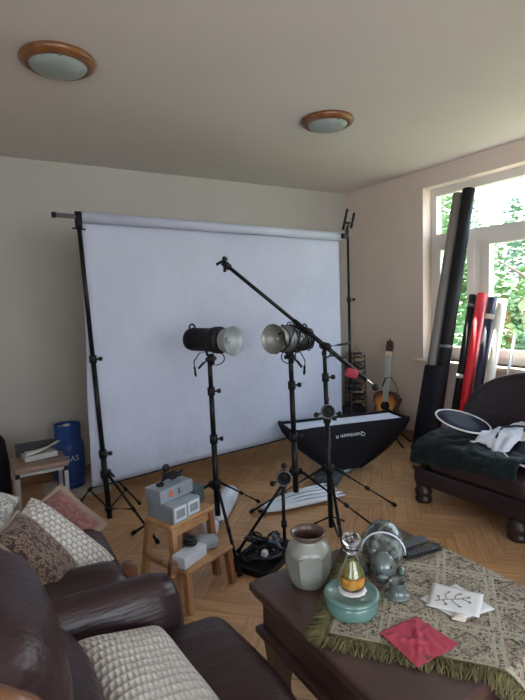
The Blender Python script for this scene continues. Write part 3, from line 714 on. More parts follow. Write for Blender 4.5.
# local frame: gx = width, gz up the guitar (leaning), gn face normal
gn = V((-.93, -.30, .18)).normalized(); gx = V((-.30, .93, 0)).normalized() * -1; gu = gn.cross(gx).normalized(); gu = gu if gu.z > 0 else -gu
go = V((3.60, 3.62, .045))
outl = []
N_ = 64
def gw(t):   # half width along body t 0..1 (0 bottom)
    if t <= 0 or t >= 1: return 0.
    lower = .195*math.sqrt(max(0, 1-((t-.30)/.30)**2)) if t < .30 else None
    if lower is not None: return lower
    if t < .62: s_ = (t-.30)/.32; return .195+(.115-.195)*(3*s_*s_-2*s_**3)
    if t < .82: s_ = (t-.62)/.20; return .115+(.143-.115)*(3*s_*s_-2*s_**3)
    return .143*math.sqrt(max(0, 1-((t-.82)/.18)**2))**.7
Lb = .46
ts = [i/40 for i in range(41)]
outl = [(gw(t_), t_*Lb) for t_ in ts]+[(-gw(t_), t_*Lb) for t_ in ts[::-1][1:-1]]
# soft cutaway at the right upper bout
outl = [((x_*.86 if (x_ > 0 and y_ > Lb*.86) else x_), y_) for x_, y_ in outl]
part('side', MB().prism(outl, -.085, -.004, go, gx, gu, gn), mat('dark_guitar_side', (.05, .018, .012), .25, coat=.5), gt)
sunb = mat('sunburst_top', (.8, .38, .06), .2, coat=.7); g = NG(sunb); at_ = g.n('ShaderNodeUVMap'); sp_ = g.n('ShaderNodeSeparateXYZ'); g.l(at_.outputs[0], sp_.inputs[0])
g.l(g.ramp(sp_.outputs[0], [(0, (.04, .012, .01)), (.12, (.12, .03, .012)), (.3, (.55, .19, .03)), (.6, (.80, .42, .08))]), g.b.inputs['Base Color'])
tp = MB(); K = 10; nO = len(outl); cxy = (0, .2)
vs, uvs_, fs = [], [], []
for k in range(K+1):
    s_ = 1-k/K
    for (x_, y_) in outl:
        vs.append(go+gx*(x_*s_)+gu*(cxy[1]+(y_-cxy[1])*s_)); uvs_.append((k/K, 0))
for k in range(K):
    for i in range(nO):
        a, b = k*nO+i, k*nO+(i+1) % nO; fs.append((a, b, b+nO, a+nO))
tp.add(vs, fs, False, uvs_); part('soundboard', tp, sunb, gt)
part('sound_hole', MB().lathe(go+gu*.30+gn*.001, [(.001, 0), (.045, 0), (.045, .001), (.05, .001), (.05, .0)], gn, 28), BLKP, gt)
part('bridge', MB().box(go+gu*.13+gn*.006, (.075, .012, .006), basis(gx, gu, gn)), REDW, gt)
part('neck', MB().box(go+gu*.60+gn*.004, (.028, .255, .012), basis(gx, gu, gn)), mat('pale_neck', (.45, .50, .47), .4), gt, 'pale grey-green neck')
fr_ = MB()
for k in range(13): fr_.box(go+gu*(.37+.038*k)+gn*.017, (.027, .0012, .001), basis(gx, gu, gn))
part('fret', fr_, CHR, gt)
part('nut', MB().box(go+gu*.845+gn*.012, (.034, .022, .006), basis(gx, gu, gn)), mat('cream_nut', (.75, .62, .45), .4), gt)
st_ = MB()
for k in range(6): st_.cyl(go+gu*.14+gx*(-.018+.007*k)+gn*.016, go+gu*.87+gx*(-.016+.0064*k)+gn*.022, .0007, n=4)
part('strings', st_, CHR, gt)
hd_ = MB(); hs = [(-.028, 0), (.028, 0), (.040, .03), (.034, .115), (.010, .125), (0, .150), (-.010, .125), (-.034, .115), (-.040, .03)]
part('headstock', hd_.prism(hs, -.012, .004, go+gu*.855, gx, gu, gn), mat('dark_headstock', (.05, .022, .018), .3, coat=.5), gt)
for sx in (-1, 1):
    for k in range(3): part('tuning_peg', MB().ball(go+gu*(.885+.032*k)+gx*sx*.046-gn*.004, (.010, .006, .008), 8, 6), CHR, gt)
part('strap', MB().tube([go+gu*.50+gn*.03+gx*-.03, go+gu*.585+gn*.05+gx*.01, go+gu*.60+gn*.03+gx*.06, go+gu*.53+gn*.0+gx*.10, go+gu*.45+gx*.115-gn*.03], .006, 6, .5), CORD, gt)
part('strap', MB().tube([go+gu*.47+gn*.02+gx*-.06, go+gu*.53+gn*.03+gx*-.03, go+gu*.595+gn*.04+gx*.0], .006, 6, .5), CORD, gt)
gs = thing('guitar_stand', 'low black tubular stand under the sunburst guitar', 'guitar stand', (3.58, 3.5, 0))
for a, b in (((3.60, 3.62, .20), (3.50, 3.25, .012)), ((3.60, 3.62, .20), (3.715, 3.345, .012)), ((3.62, 3.66, .22), (3.74, 3.80, .012))): part('leg', MB().tube([a, b], .009, 8), BLK, gs)
part('cradle', MB().tube([(3.50, 3.75, .10), (3.54, 3.76, .03), (3.62, 3.60, .035), (3.62, 3.44, .03), (3.56, 3.42, .10)], .008, 8), BLK, gs)

tw = thing('wire_tower', 'narrow black wire rack stuffed with flat items in the corner', 'rack', (3.70, 4.14, 0))
TC = V((3.70, 4.14, 0))
for sx in (-1, 1):
    for sy in (-1, 1): part('upright', MB().cyl(TC+V((.085*sx, .085*sy, 0)), TC+V((.075*sx, .075*sy, .84)), .004, n=8), BLK, tw)
for k in range(14):
    z = .06+.058*k; part('wire_shelf', MB().torus(TC+V((0, 0, z)), .105, .004, (0, 0, 1), 20, 6).cyl(TC+V((-.1, 0, z)), TC+V((.1, 0, z)), .003, n=6).cyl(TC+V((0, -.1, z)), TC+V((0, .1, z)), .003, n=6), BLK, tw)
part('finial', MB().tube([TC+V((-.06, 0, .86)), TC+V((0, 0, .90)), TC+V((.02, 0, .96)), TC+V((.03, 0, .89)), TC+V((.09, 0, .85))], .003, 6), GREYM, tw)
cols = [mat('case_grey', (.30, .28, .25), .4), mat('case_dark', (.05, .045, .05), .4), mat('case_tan', (.36, .27, .18), .5), mat('case_brown', (.16, .09, .06), .5)]
rnd = random.Random(9)
for k in range(14):
    z = .06+.058*k+.005
    for q in range(2):
        zz = z+.009+q*.021
        solo('flat_case', MB().box(TC+V((rnd.uniform(-.012, .012), rnd.uniform(-.012, .012), zz)), (.062, .062, .008), rot3(rnd.uniform(-.5, .5))), cols[(k*3+q*2+rnd.randint(0, 1)) % 4],
             'thin flat case stacked in the wire rack by the corner', 'case', tuple(TC+V((0, 0, zz-.008))), 'flat cases in the wire rack', bevel=.002)
# dark pack beside the tower
pk = thing('shoulder_bag', 'small dark zipped bag on the floor between rack and backdrop stand', 'bag', (3.50, 4.0, 0))
part('body', MB().rbox((3.50, 3.98, .15), (.15, .08, .15), .06, rot3(R(-30)), 6, (0, .02, .02), .01), BLKF, pk)
part('piping', MB().torus((3.47, 3.93, .17), .10, .006, (-.5, -.85, .1), 28, 6), RIMW, pk)
part('handle', MB().torus((3.50, 3.98, .31), .05, .008, (-.5, -.85, .1), 14, 6, 0, PI), BLKF, pk)
solo('red_case', MB().rbox((3.32, 3.98, .09), (.05, .04, .09), .015, rot3(R(-30)), 4, (0, 0, 0)), RED, 'small red case on the floor left of the dark zipped bag', 'case', (3.32, 3.98, 0))

# ------------------------------------------------------------------ paper rolls at the window
def roll(a, b, r, m, label, bands=(), sleeve=None, core=True, name='paper_roll'):
    a, b = V(a), V(b); t = thing(name, label, 'paper roll', tuple(a), 0, 'background paper rolls at the window')
    d = (b-a).normalized(); L_ = (b-a).length
    part('paper', MB().lathe(a, [(r*.55, .002), (r, 0), (r, L_), (r*.55, L_-.001), (r*.5, L_-.03)], d, 28), m, t)
    if core: part('core', MB().lathe(a, [(r*.45, L_-.06), (r*.52, L_+.003), (r*.42, L_+.003), (r*.40, L_-.08)], d, 20), GREYP, t)
    for bz, bh, bm in bands: part('band', MB().lathe(a+d*bz, [(r+.0005, 0), (r+.0022, 0), (r+.0022, bh), (r+.0005, bh)], d, 28), bm, t)
    if sleeve: part('sleeve', MB().lathe(a, [(r*.6, -.004), (r+.018, -.004), (r+.020, sleeve*.5), (r+.016, sleeve), (r+.001, sleeve)], d, 28), BLKF, t)
    return t
def basept(x, y, r): return (x, y, .02)
tall_a = roll((3.34, 2.93, .02), (3.925, 2.97, 2.37), .046, GRYR, 'tall grey paper roll leaning on the window, bound against a black one', name='paper_roll')
tall_b = roll((3.36, 2.825, .02), (3.93, 2.862, 2.39), .054, BLKR, 'tallest black paper roll leaning on the window', [(1.0, .03, GREYM)], name='paper_roll')
blk = MB(); a_, b_ = V((3.335, 2.885, 0)), V((3.335+.200, 2.895, .84)); d_ = (b_-a_).normalized(); u_ = V((0, 1, 0)); w__ = d_.cross(u_).normalized(); rr = []
for zz, hw, hd in ((0., .108, .066), (.02, .112, .070), (.45, .108, .070), (.84, .100, .066), (.86, .096, .064)):
    p = a_+d_*zz; rr.append([p+u_*(math.copysign(abs(math.cos(q))**.6, math.cos(q))*hw)+w__*(math.copysign(abs(math.sin(q))**.7, math.sin(q))*hd) for q in [2*PI*i/28 for i in range(28)]])
slv = thing('roll_sleeve', 'black fabric sleeve around the feet of the two tallest rolls', 'sleeve', (3.355, 2.885, 0))
part('cloth_body', MB().ring_loft(rr, cap=False), BLKF, slv)
lbp = lerp(a_, b_, .42)+V((-.063, -.02, 0)); part('label_patch', MB().box(lbp, (.003, .035, .035), basis(V((1, 0, 0)), u_, d_)), mat('pale_patch', (.5, .42, .36), .6), slv)
roll((3.46, 2.715, .02), (3.905, 2.795, 1.45), .036, BLKR, 'short black paper roll with pale bands beside the red one', [(1.38, .035, GREYM), (.74, .035, RIMW)])
roll((3.45, 2.63, .02), (3.90, 2.705, 1.46), .041, REDR, 'bright red paper roll leaning on the window sill')
roll((3.44, 2.53, .02), (3.90, 2.60, 1.42), .038, NAVY, 'navy paper roll leaning between the red and cream rolls', [(1.28, .045, CRMR)])
roll((3.44, 2.44, .02), (3.90, 2.51, 1.405), .040, CRMR, 'cream-white paper roll leaning right of the navy roll')
roll((3.52, 2.35, .02), (3.91, 2.40, 1.12), .014, GREYM, 'thin grey pole behind the cream roll', core=False, name='thin_pole')

# ------------------------------------------------------------------ right sofa
sf = thing('leather_sofa', 'dark brown leather sofa along the window wall', 'sofa', (3.1, 1.3, 0))
m_ = MB(); m_.rbox((3.02, 1.25, .20), (.39, 1.11, .062), .03, None, 6, (.01, 0, 0)); part('base_rail', m_, LEA2, sf)
part('seat_cushion', MB().rbox((2.97, 1.87, .335), (.345, .36, .085), .06, None, 8, (.015, .01, .03), .008, 1.), LEA2, sf)
part('seat_cushion', MB().rbox((2.97, 1.14, .335), (.345, .36, .085), .06, None, 8, (.015, .01, .03), .008, 2.), LEA2, sf)
part('seat_cushion', MB().rbox((2.97, .42, .335), (.345, .36, .085), .06, None, 8, (.015, .01, .03), .008, 3.), LEA2, sf)
# arched backrest
outl = []
for i in range(33):
    t_ = i/32; t2_ = min(t_, 1-t_); y_ = 2.44-2.38*t_; h_ = .50+.43*math.sqrt(1-(1-min(1, t2_*3.4))**2)
    outl.append((y_, h_))
def backsh(u, v):
    i = u*32; k = int(min(31, i)); f_ = i-k; y_ = outl[k][0]*(1-f_)+outl[k+1][0]*f_; h_ = outl[k][1]*(1-f_)+outl[k+1][1]*f_
    # v 0..1 around section : front bottom -> top -> rear bottom
    if v < .45: s_ = v/.45; return V((3.14+.10*s_-.035*math.sin(PI*s_), y_, .36+(h_-.05-.36)*s_))
    if v < .75: s_ = (v-.45)/.30; a = PI*s_; return V((3.29-.055*math.cos(a), y_, h_-.05+.05*math.sin(a)))
    s_ = (v-.75)/.25; return V((3.345, y_, (h_-.05)*(1-s_)+.15*s_))
part('backrest', MB().grid(backsh, 48, 40), LEA2, sf, recalc=False)
part('back_side', MB().tube([(3.27, 2.40, .16), (3.26, 2.40, .30), (3.27, 2.41, .46)], [.06, .09, .05], 14), LEA2, sf)
part('armrest', MB().rbox((2.97, 2.28, .370), (.345, .10, .10), .08, None, 8, (.01, .01, .015), .006, 4.), LEA2, sf)
part('armrest', MB().rbox((2.97, .03, .40), (.345, .12, .16), .08, None, 8, (.01, .01, .015), .006, 5.), LEA2, sf)
for yy in (2.32, 1.62, .82, .16): part('foot', MB().lathe((2.70, yy, 0), [(.001, 0), (.052, 0), (.060, .015), (.056, .035), (.048, .045), (.058, .06), (.062, .085), (.05, .10), (.055, .14), (.001, .14)], n=24), mat('dark_foot_wood', (.03, .015, .012), .4), sf)
part('wood_band', MB().tube([(2.632, 2.35, .258), (2.626, 1.8, .260), (2.626, 1.2, .258), (2.632, .14, .258)], .014, 8), LEA2, sf)
for k in range(6): pass
# velvet bag draped over arm and seat
def vel(u, v):
    y_ = 2.345-.76*u; s_ = v*1.02
    # section: front bottom -> front top -> back
    if s_ < .22: x_, z_ = 2.60, .30+.09*u+(.135-.09*u)*s_/.22
    elif s_ < .34: q = (s_-.22)/.12; a = q*PI/2; x_, z_ = 2.60+.07*(1-math.cos(a)), .435+.055*math.sin(a)
    else: q = (s_-.34)/.68; x_, z_ = 2.67+.42*q, .49+.02*math.sin(q*PI)
    if u < .05 and s_ > .22: z_ -= .05*(1-u/.05)
    w_ = V((x_, y_, z_)); n1 = NZ.noise(w_*7)*.022+NZ.noise(w_*17)*.010
    return w_+V((-n1*(1 if s_ < .3 else .1), 0, n1*(1 if s_ > .2 else .2)))
solo('velvet_bag', MB().grid(vel, 46, 50, .012), VELV, 'bottle-green velvet cover heaped over the end of the right sofa', 'cover', (2.9, 2.1, .3))
def reflector(c, n, rx, label, grp='collapsible reflectors on the sofa'):
    c, n = V(c), V(n).normalized(); t = thing('reflector_disc', label, 'reflector', tuple(c), 0, grp); 
    part('fabric', MB().lathe(c, [(.001, .004), (rx*.5, .003), (rx, 0), (rx, -.003), (rx*.5, -.002), (.001, -.002)], n, 56), DISC, t)
    part('rim', MB().torus(c, rx, .0065, n, 64, 8), RIMW, t); return t
reflector((2.86, 2.12, .595), (.06, -.26, .95), .180, 'navy-black round reflector with pale rim lying atop the velvet cover')
rf2 = reflector((2.90, 1.58, .535), (-.30, -.10, .93), .235, 'black round reflector with white tag at the front of the seat')
def tagf(u, v): return V((2.80, 1.55, .50))+V((.10*u, -.03*u+.10*v, .0))+V((0, 0, .066*u+.001))
part('white_tag', MB().grid(lambda u, v: V((2.90+.11*u-.03*v, 1.60+.12*v+.02*u, .546+.038*u+.006*v)), 4, 4, .002), PAPER, rf2)
def clf(u, v):
    x_ = 2.72+.36*v+.03*math.sin(u*5); y_ = 1.96-.24*u-.03*v
    z_ = .555+.05*math.sin(PI*u)*(.5+v*.5)+.03*NZ.noise(V((u*5, v*5, 2)))-.10*max(0, .3-v)*3*(.4+u)
    return V((x_, y_, z_))
wcl = solo('white_cloth', MB().grid(clf, 30, 30, .006), WHT, 'crumpled white cloth between the two reflectors on the sofa', 'cloth', (2.9, 1.85, .5))
part('black_cord', MB().tube([clf(.55, .15)+V((0, 0, .012)), clf(.35, .45)+V((0, 0, .012)), clf(.45, .55)+V((0, 0, .015)), clf(.65, .62)+V((0, 0, .015)), clf(.9, .95)+V((0, 0, .014))], .007, 8), CORD, wcl, 'curved black edging cord')

# ------------------------------------------------------------------ coffee table
TX0, TX1, TY0, TY1, TZ = .758, 1.478, .685, 1.41, .50
ct = thing('coffee_table', 'dark stained square wooden coffee table', 'table', ((TX0+TX1)/2, (TY0+TY1)/2, 0))
tc_ = ((TX0+TX1)/2, (TY0+TY1)/2); hx, hy = (TX1-TX0)/2, (TY1-TY0)/2
part('tabletop', MB().rbox((*tc_, TZ-.017), (hx, hy, .017), .010, None, 4, (0, 0, 0)), TABW, ct)
part('edge_moulding', MB().rbox((*tc_, TZ-.042), (hx-.012, hy-.012, .009), .006, None, 3, (0, 0, 0)), TABW, ct)
part('apron', MB().box((*tc_, .40), (hx-.035, hy-.035, .065)), TABW, ct, bevel=.003)
part('lower_moulding', MB().rbox((*tc_, .328), (hx-.012, hy-.012, .013), .010, None, 3, (0, 0, 0)), TABW, ct)
part('base_apron', MB().box((*tc_, .295), (hx-.05, hy-.05, .022)), TABW, ct)
for sx in (-1, 1):
    for sy in (-1, 1):
        cx, cy = tc_[0]+sx*(hx-.075), tc_[1]+sy*(hy-.075); rg = []
        for z, s_ in ((.0, .042), (.02, .044), (.06, .030), (.15, .026), (.24, .036), (.30, .042)): rg.append([V((cx-s_, cy-s_, z)), V((cx+s_, cy-s_, z)), V((cx+s_, cy+s_, z)), V((cx-s_, cy+s_, z))])
        part('leg', MB().ring_loft(rg, smooth=False), TABW, ct, bevel=.004)
m_ = MB(); m_.box((TX0+.033, tc_[1], .40), (.003, hy-.09, .045)); part('drawer_front', m_, TABW, ct, bevel=.002)
# tablecloth
K0 = V((.811, 1.042, 0)); D1 = V((.62, -.785, 0)).normalized(); D2 = V((.785, .62, 0)).normalized(); CW, CL = .60, .86
def drape(x_, y_, lift=.0035):
    z_ = TZ+lift; dx = max(0, x_-TX1); dy = max(0, TY0-y_)
    if dx > 0 or dy > 0:
        e = math.hypot(dx, dy)
        ox = TX1+.006+.012*min(1, dx*20) if dx > 0 else x_; oy = TY0-.006-.012*min(1, dy*20) if dy > 0 else y_
        return V((ox+.006*math.sin(y_*40)*min(1, dx*10), oy+.006*math.sin(x_*40)*min(1, dy*10), z_-max(dx, dy)*.97))
    return V((x_, y_, z_+.0006*NZ.noise(V((x_*14, y_*14, 0)))))
tcl = MB()
NU, NV = 70, 110; vs = []; uvs_ = []
for i in range(NU+1):
    for j in range(NV+1):
        p = K0+D2*(CW*i/NU)+D1*(CL*j/NV); vs.append(drape(p.x, p.y)); uvs_.append((CW*i/NU, CL*j/NV))
fs = [(i*(NV+1)+j, (i+1)*(NV+1)+j, (i+1)*(NV+1)+j+1, i*(NV+1)+j+1) for i in range(NU) for j in range(NV)]
tcl.add(vs, fs, True, uvs_)
tco = solo('tablecloth', tcl, CLOTHM, 'patterned tapestry runner with olive fringe laid askew over the coffee table', 'tablecloth', (1.2, 1.0, TZ))
md = tco.modifiers.new('solid', 'SOLIDIFY'); md.thickness = .002; md.offset = 0
fm = MB(); rnd = random.Random(11)
def strand(a, out):
    n = 5; ln = rnd.uniform(.040, .070); pts = []; o2 = (out+V((rnd.uniform(-.55, .55), rnd.uniform(-.55, .55), 0))).normalized(); hgt = rnd.uniform(.003, .014)
    for k in range(n+1):
        t_ = k/n; p = a+o2*ln*t_+V((rnd.uniform(-.002, .002), rnd.uniform(-.002, .002), 0)); q = drape(p.x, p.y, .003+hgt*math.sin(PI*t_)*.8)
        if q.z < TZ: q += V(((.008 if p.x > TX1 else 0)*rnd.random(), (-.008 if p.y < TY0 else 0)*rnd.random(), 0))
        pts.append(q)
    fm.tube(pts, [.0017]*n+[.0011], 4)
def edge(a, b, out, n):
    for i in range(n): strand(lerp(a, b, (i+rnd.random())/n)-out*.002, out)
Ka, Kb, Kc, Kd = K0, K0+D2*CW, K0+D2*CW+D1*CL, K0+D1*CL
edge(Ka, Kd, -D2, 620); edge(Ka, Kb, -D1, 460); edge(Kb, Kc, D2, 460); edge(Kd, Kc, D1, 200)
for i in range(90): strand(Ka+D2*.004, (-D1-D2+V((rnd.uniform(-1, 1), rnd.uniform(-1, 1), 0))*.8).normalized())
part('fringe', fm, FRINGE, tco, 'shaggy olive fringe', 'stuff')
part('border_cord', MB().tube([drape(*(lerp(Ka, Kd, i/60).xy), .006) for i in range(61)], .003, 6).tube([drape(*(lerp(Ka, Kb, i/40).xy), .006) for i in range(41)], .003, 6).tube([drape(*(lerp(Kb, Kc, i/60).xy), .006) for i in range(61)], .003, 6), FRINGE, tco)
ZC = TZ+.006
# vase (faceted shoulder)
VC = V((.926, 1.283, TZ)); vs_ = thing('ceramic_vase', 'sage-green faceted ceramic vase with dark flared mouth', 'vase', tuple(VC))
def wob(a, h):
    if h < .008 or h > .125: return 1.
    k = min(1, (h-.008)/.03)*min(1, max(0, (.125-h)/.012)); f = abs(((a*6/(2*PI)) % 1)-.5)*2     # 1 at ridge,0 mid
    flat = math.cos(PI/6)/math.cos((1-f)*0+(abs((a % (PI/3))-PI/6)))
    return 1-k*(1-flat)*.75
part('body', MB().lathe(VC, [(.001, .002), (.046, .0), (.056, .006), (.067, .022), (.074, .05), (.076, .08), (.077, .112), (.075, .121), (.069, .132), (.060, .144), (.052, .152), (.049, .158), (.0485, .164)], n=72, wob=wob), VASEM, vs_)
part('mouth_rim', MB().lathe(VC, [(.0487, .162), (.052, .168), (.058, .176), (.060, .181), (.057, .183), (.050, .177), (.045, .166), (.046, .15), (.06, .12), (.055, .03), (.001, .02)], n=48), BROWNG, vs_, 'dark brown mouth')
rdg = MB()
for k in range(6):
    a = 2*PI*(k)/6+PI/6*0; u, w_ = frame((0, 0, 1)); dirv = lambda a_: u*math.cos(a_)+w_*math.sin(a_)
    rdg.tube([VC+dirv(a)*r_+V((0, 0, z)) for r_, z in ((.0675, .024), (.0745, .05), (.0765, .08), (.0775, .113))], .0018, 6)
    pts = []
    for q in range(7):
        aa = a+PI/3*q/6; dip = .010*abs(math.sin(PI*q/6)); z = .113+dip; rad = .0773-.42*dip
        pts.append(VC+dirv(aa)*(rad*wob(aa, min(z, .118)))+V((0, 0, z)))
    rdg.tube(pts, .0018, 6)
part('facet_ridge', rdg, mat('brown_edge_glaze', (.14, .11, .08), .4), vs_)
# teal box
BC = V((.945, 1.090, ZC)); bx_ = thing('round_box', 'teal glazed round lidded box under the glass bottle', 'box', tuple(BC))
part('base', MB().lathe(BC, [(.001, .001), (.072, 0), (.078, .004), (.080, .012), (.080, .040), (.078, .042), (.001, .042)], n=64), TEAL, bx_)
part('lid', MB().lathe(BC, [(.078, .043), (.083, .044), (.084, .047), (.083, .053), (.080, .056), (.070, .057), (.068, .055), (.001, .055)], n=64), TEAL, bx_)
DC = BC+V((.008, .006, .0555)); dl_ = MB(); n = 72
solo('lace_doily', dl_.lathe(DC, [(.001, .003), (.02, .003), (.034, .004), (.041, .002), (.042, .0005)], n=72, wob=lambda a, h: 1+.05*abs(math.sin(6*a)) if h < .0045 else 1), LACE, 'small white lace doily on the teal box', 'doily', tuple(DC))
BT = DC+V((.0, .0, .0045)); bt = thing('oil_bottle', 'stoppered glass bottle of green oil with orange petals', 'bottle', tuple(BT))
part('glass', MB().lathe(BT, [(.001, .002), (.022, 0), (.032, .006), (.036, .018), (.0355, .030), (.030, .050), (.022, .068), (.0165, .082), (.0145, .092), (.0145, .104), (.020, .108), (.020, .112), (.0145, .114), (.012, .110), (.012, .090), (.0145, .080), (.020, .066), (.028, .048), (.0335, .030), (.034, .018), (.030, .008), (.001, .005)], n=48), GLASS, bt)
part('oil', MB().lathe(BT, [(.001, .0385), (.0298, .0385), (.0275, .048), (.0195, .066), (.015, .078), (.001, .078)], n=40), OIL, bt)
part('petal_layer', MB().lathe(BT, [(.001, .0055), (.0290, .0085), (.0332, .018), (.0328, .031), (.030, .037), (.001, .038)], n=40), PETAL, bt)
pm = MB(); rnd = random.Random(2)
for k in range(46):
    a, r_, z = rnd.uniform(0, 2*PI), .021*math.sqrt(rnd.random()), rnd.uniform(.036, .043); pm.ball(BT+V((math.cos(a)*r_, math.sin(a)*r_, z)), (.0055, .004, .0022), 8, 5, rot3(rnd.random()*6, rnd.random()*3, rnd.random()*3))
part('petals', pm, PETAL, bt, 'orange petals floating at the bottom', 'stuff')
part('stopper', MB().lathe(BT, [(.001, .095), (.011, .098), (.012, .114), (.010, .118), (.012, .121), (.020, .126), (.0235, .134), (.0235, .142), (.019, .149), (.013, .150), (.001, .149)], n=32), GLASS, bt)

bt.scale = (1.18, 1.18, 1.15)
# ceramic animal figurine
AC = V((1.215, 1.225, ZC)); an = thing('ceramic_animal', 'grey-green glazed ceramic animal figurine crouching behind the candle holder', 'figurine', tuple(AC))
dv = V((-.62, -.60, 0)).normalized()      # heads to the viewer's lower left
sdv = V((-dv.y, dv.x, 0)); rt = basis(dv, sdv, (0, 0, 1))
rings = []
for k in range(19):
    t_ = k/18; x_ = -.085+.165*t_; r_ = .062*math.sin(PI*min(1, .06+t_*.92))**.55; zc = .060-.012*t_
    ring = [AC+dv*x_+sdv*(math.cos(2*PI*i/28)*r_*.95)+V((0, 0, max(.002, zc+math.sin(2*PI*i/28)*r_*(1.05 if math.sin(2*PI*i/28) > 0 else .95)))) for i in range(28)]; rings.append(ring)
part('body', MB().ring_loft(rings), POT, an)
hc = AC+dv*.088+V((0, 0, .042)); m_ = MB(); m_.ball(hc, (.042, .036, .038), 20, 14, rt); part('head', m_, POTS, an)
part('snout', MB().tube([hc+dv*.02+V((0, 0, -.004)), hc+dv*.045+V((0, 0, -.012)), hc+dv*.056+V((0, 0, -.014))], [.022, .016, .013], 14), POTS, an)
for s_ in (-1, 1):
    part('ear', MB().ball(hc+sdv*s_*.026+V((0, 0, .033))-dv*.008, (.006, .010, .009), 10, 8, rt), POTS, an)
    part('eye', MB().ball(hc+sdv*s_*.022+dv*.028+V((0, 0, .010)), .004, 8, 6), BLKP, an)
    part('paw', MB().ball(AC+dv*.055+sdv*s_*.048+V((0, 0, .011)), (.022, .013, .011), 12, 8, rt), POTS, an)
    part('paw', MB().ball(AC-dv*.050+sdv*s_*.052+V((0, 0, .012)), (.022, .014, .012), 12, 8, rt), POTS, an)
part('tail', MB().tube([AC-dv*.082+V((0, 0, .05)), AC-dv*.09+sdv*.02+V((0, 0, .035)), AC-dv*.085+sdv*.035+V((0, 0, .015))], [.008, .006, .004], 8), POTS, an)
part('back_band', MB().tube([AC+dv*.045+sdv*(math.cos(a)*.062)+V((0, 0, .053+math.sin(a)*.062)) for a in [PI*i/12 for i in range(13)]], .0025, 6), LABEL, an, 'pale glazed ridge across the shoulders')
an.scale = (1.22, 1.22, 1.22)
# candle holder
CC = V((1.108, 1.058, ZC)); solo('candle_holder', MB().lathe(CC, [(.001, .003), (.036, 0), (.040, .003), (.040, .007), (.033, .011), (.0275, .017), (.0255, .030), (.0245, .042), (.0265, .046), (.0245, .048), (.0195, .045), (.0195, .020), (.001, .018)], n=44), POTS,
    'small grey-green ceramic candle holder with hollow cup and wide foot', 'candle holder', tuple(CC))
# napkin
NA, NB, NC, ND = [V(p) for p in ((.928, .957, 0), (1.068, .947, 0), (1.071, .802, 0), (.915, .806, 0))]
def nap(u, v):
    p = lerp(lerp(NA, NB, u), lerp(ND, NC, u), v); c = min(u, 1-u, v, 1-v)
    z_ = .007+.005*abs(NZ.noise(V((u*4, v*4, 5))))+.006*max(0, 1-abs(u+v-1)*9)*math.sin(PI*u)+.005*max(0, 1-abs(u-v+.1)*9)*math.sin(PI*v)+(.003*NZ.noise(V((u*9, v*9, 1))))*(1 if c > .02 else .3)
    return V((p.x, p.y, TZ+max(.0105, z_+.004)))
solo('paper_napkin', MB().grid(nap, 44, 44, .0012), NAPR, 'crumpled crimson paper napkin at the cloth edge', 'napkin', (1.01, .88, ZC))
# white cards/napkins with branch drawing
INK = mat('taupe_ink', (.22, .19, .17), .7)
def card(pts, z, label, draw):
    a, b, c, d = [V((x, y, z)) for x, y in pts]; t = thing('paper_card', label, 'card', tuple((a+b+c+d)/4), 0, 'white printed napkins on the runner')
    part('sheet', MB().grid(lambda u, v: lerp(lerp(a, b, u), lerp(d, c, u), v)+V((0, 0, .0012+.0015*math.sin(PI*u)*math.sin(PI*v))), 10, 10, .0012), PAPER, t, bevel=0)
    P = lambda u, v: lerp(lerp(a, b, u), lerp(d, c, u), v)+V((0, 0, .0044))
    if draw:
        dr = MB(); 
        for br in ([(.15, .75), (.35, .60), (.55, .50), (.75, .32)], [(.35, .6), (.30, .40), (.36, .28)], [(.42, .57), (.55, .70), (.62, .78)], [(.5, .52), (.5, .35), (.58, .25)], [(.22, .70), (.18, .55)], [(.62, .45), (.78, .52)], [(.28, .65), (.36, .80)]):
            dr.tube([P(*q) for q in br], .0011, 4)
        for q in ((.36, .28), (.62, .78), (.58, .25), (.18, .55), (.78, .52), (.75, .32), (.36, .8)): dr.ball(P(*q), (.006, .004, .0006), 8, 4, rot3(q[0]*9))
        part('branch_print', dr, INK, t, 'taupe twig drawing')
    return t
card([(1.15, 1.005), (1.309, .995), (1.292, .843), (1.16, .87)], ZC+.001, 'white napkin peeking out beneath the twig-printed one', False)
card([(1.246, 1.033), (1.323, .901), (1.212, .84), (1.131, .964)], ZC+.007, 'white napkin printed with taupe twigs, topmost of the two', True)
sh_ = MB(); SC_ = V((1.165, .872, ZC+.001))
sh_.grid(lambda u, v: SC_+V((.028*(u-.5)*(1.2-v*.8)+.01*v, .03*(.5-v), .014*math.sin(PI*u)*math.sin(PI*(.15+v*.8))+.0008*math.sin(u*60))), 30, 12, .002)
solo('seashell', sh_, SHELLM, 'small pale shell on the runner below the white napkins', 'shell', tuple(SC_))
# remotes
def remote(a, b, w_, h, z, label, m=BLKP):
    a, b = V((*a, z)), V((*b, z)); d = (b-a).normalized(); s_ = V((-d.y, d.x, 0)); t = thing('remote_control', label, 'remote control', tuple((a+b)/2), 0, 'remote controls on the table')
    rt_ = basis(d, s_, (0, 0, 1)); c = (a+b)/2+V((0, 0, h)); part('case', MB().rbox(c, ((b-a).length/2, w_, h), h*.8, rt_, 4, (0, 0, 0)), m, t)
    bb = MB()
    for i in range(9):
        for j in range(3): bb.box(c+d*((i-4)*(b-a).length*.09)+s_*((j-1)*w_*.55)+V((0, 0, h)), ((b-a).length*.026, w_*.17, .0012), rt_)
    part('buttons', bb, mat('grey_buttons', (.10, .105, .12), .5), t); return t
remote((1.29, 1.205), (1.452, 1.18), .022, .006, ZC+.004, 'black remote control lying nearest the fringe')
remote((1.30, 1.258), (1.465, 1.252), .022, .006, ZC+.004, 'grey-buttoned remote control lying behind the black one', mat('charcoal_plastic', (.06, .065, .07), .45))

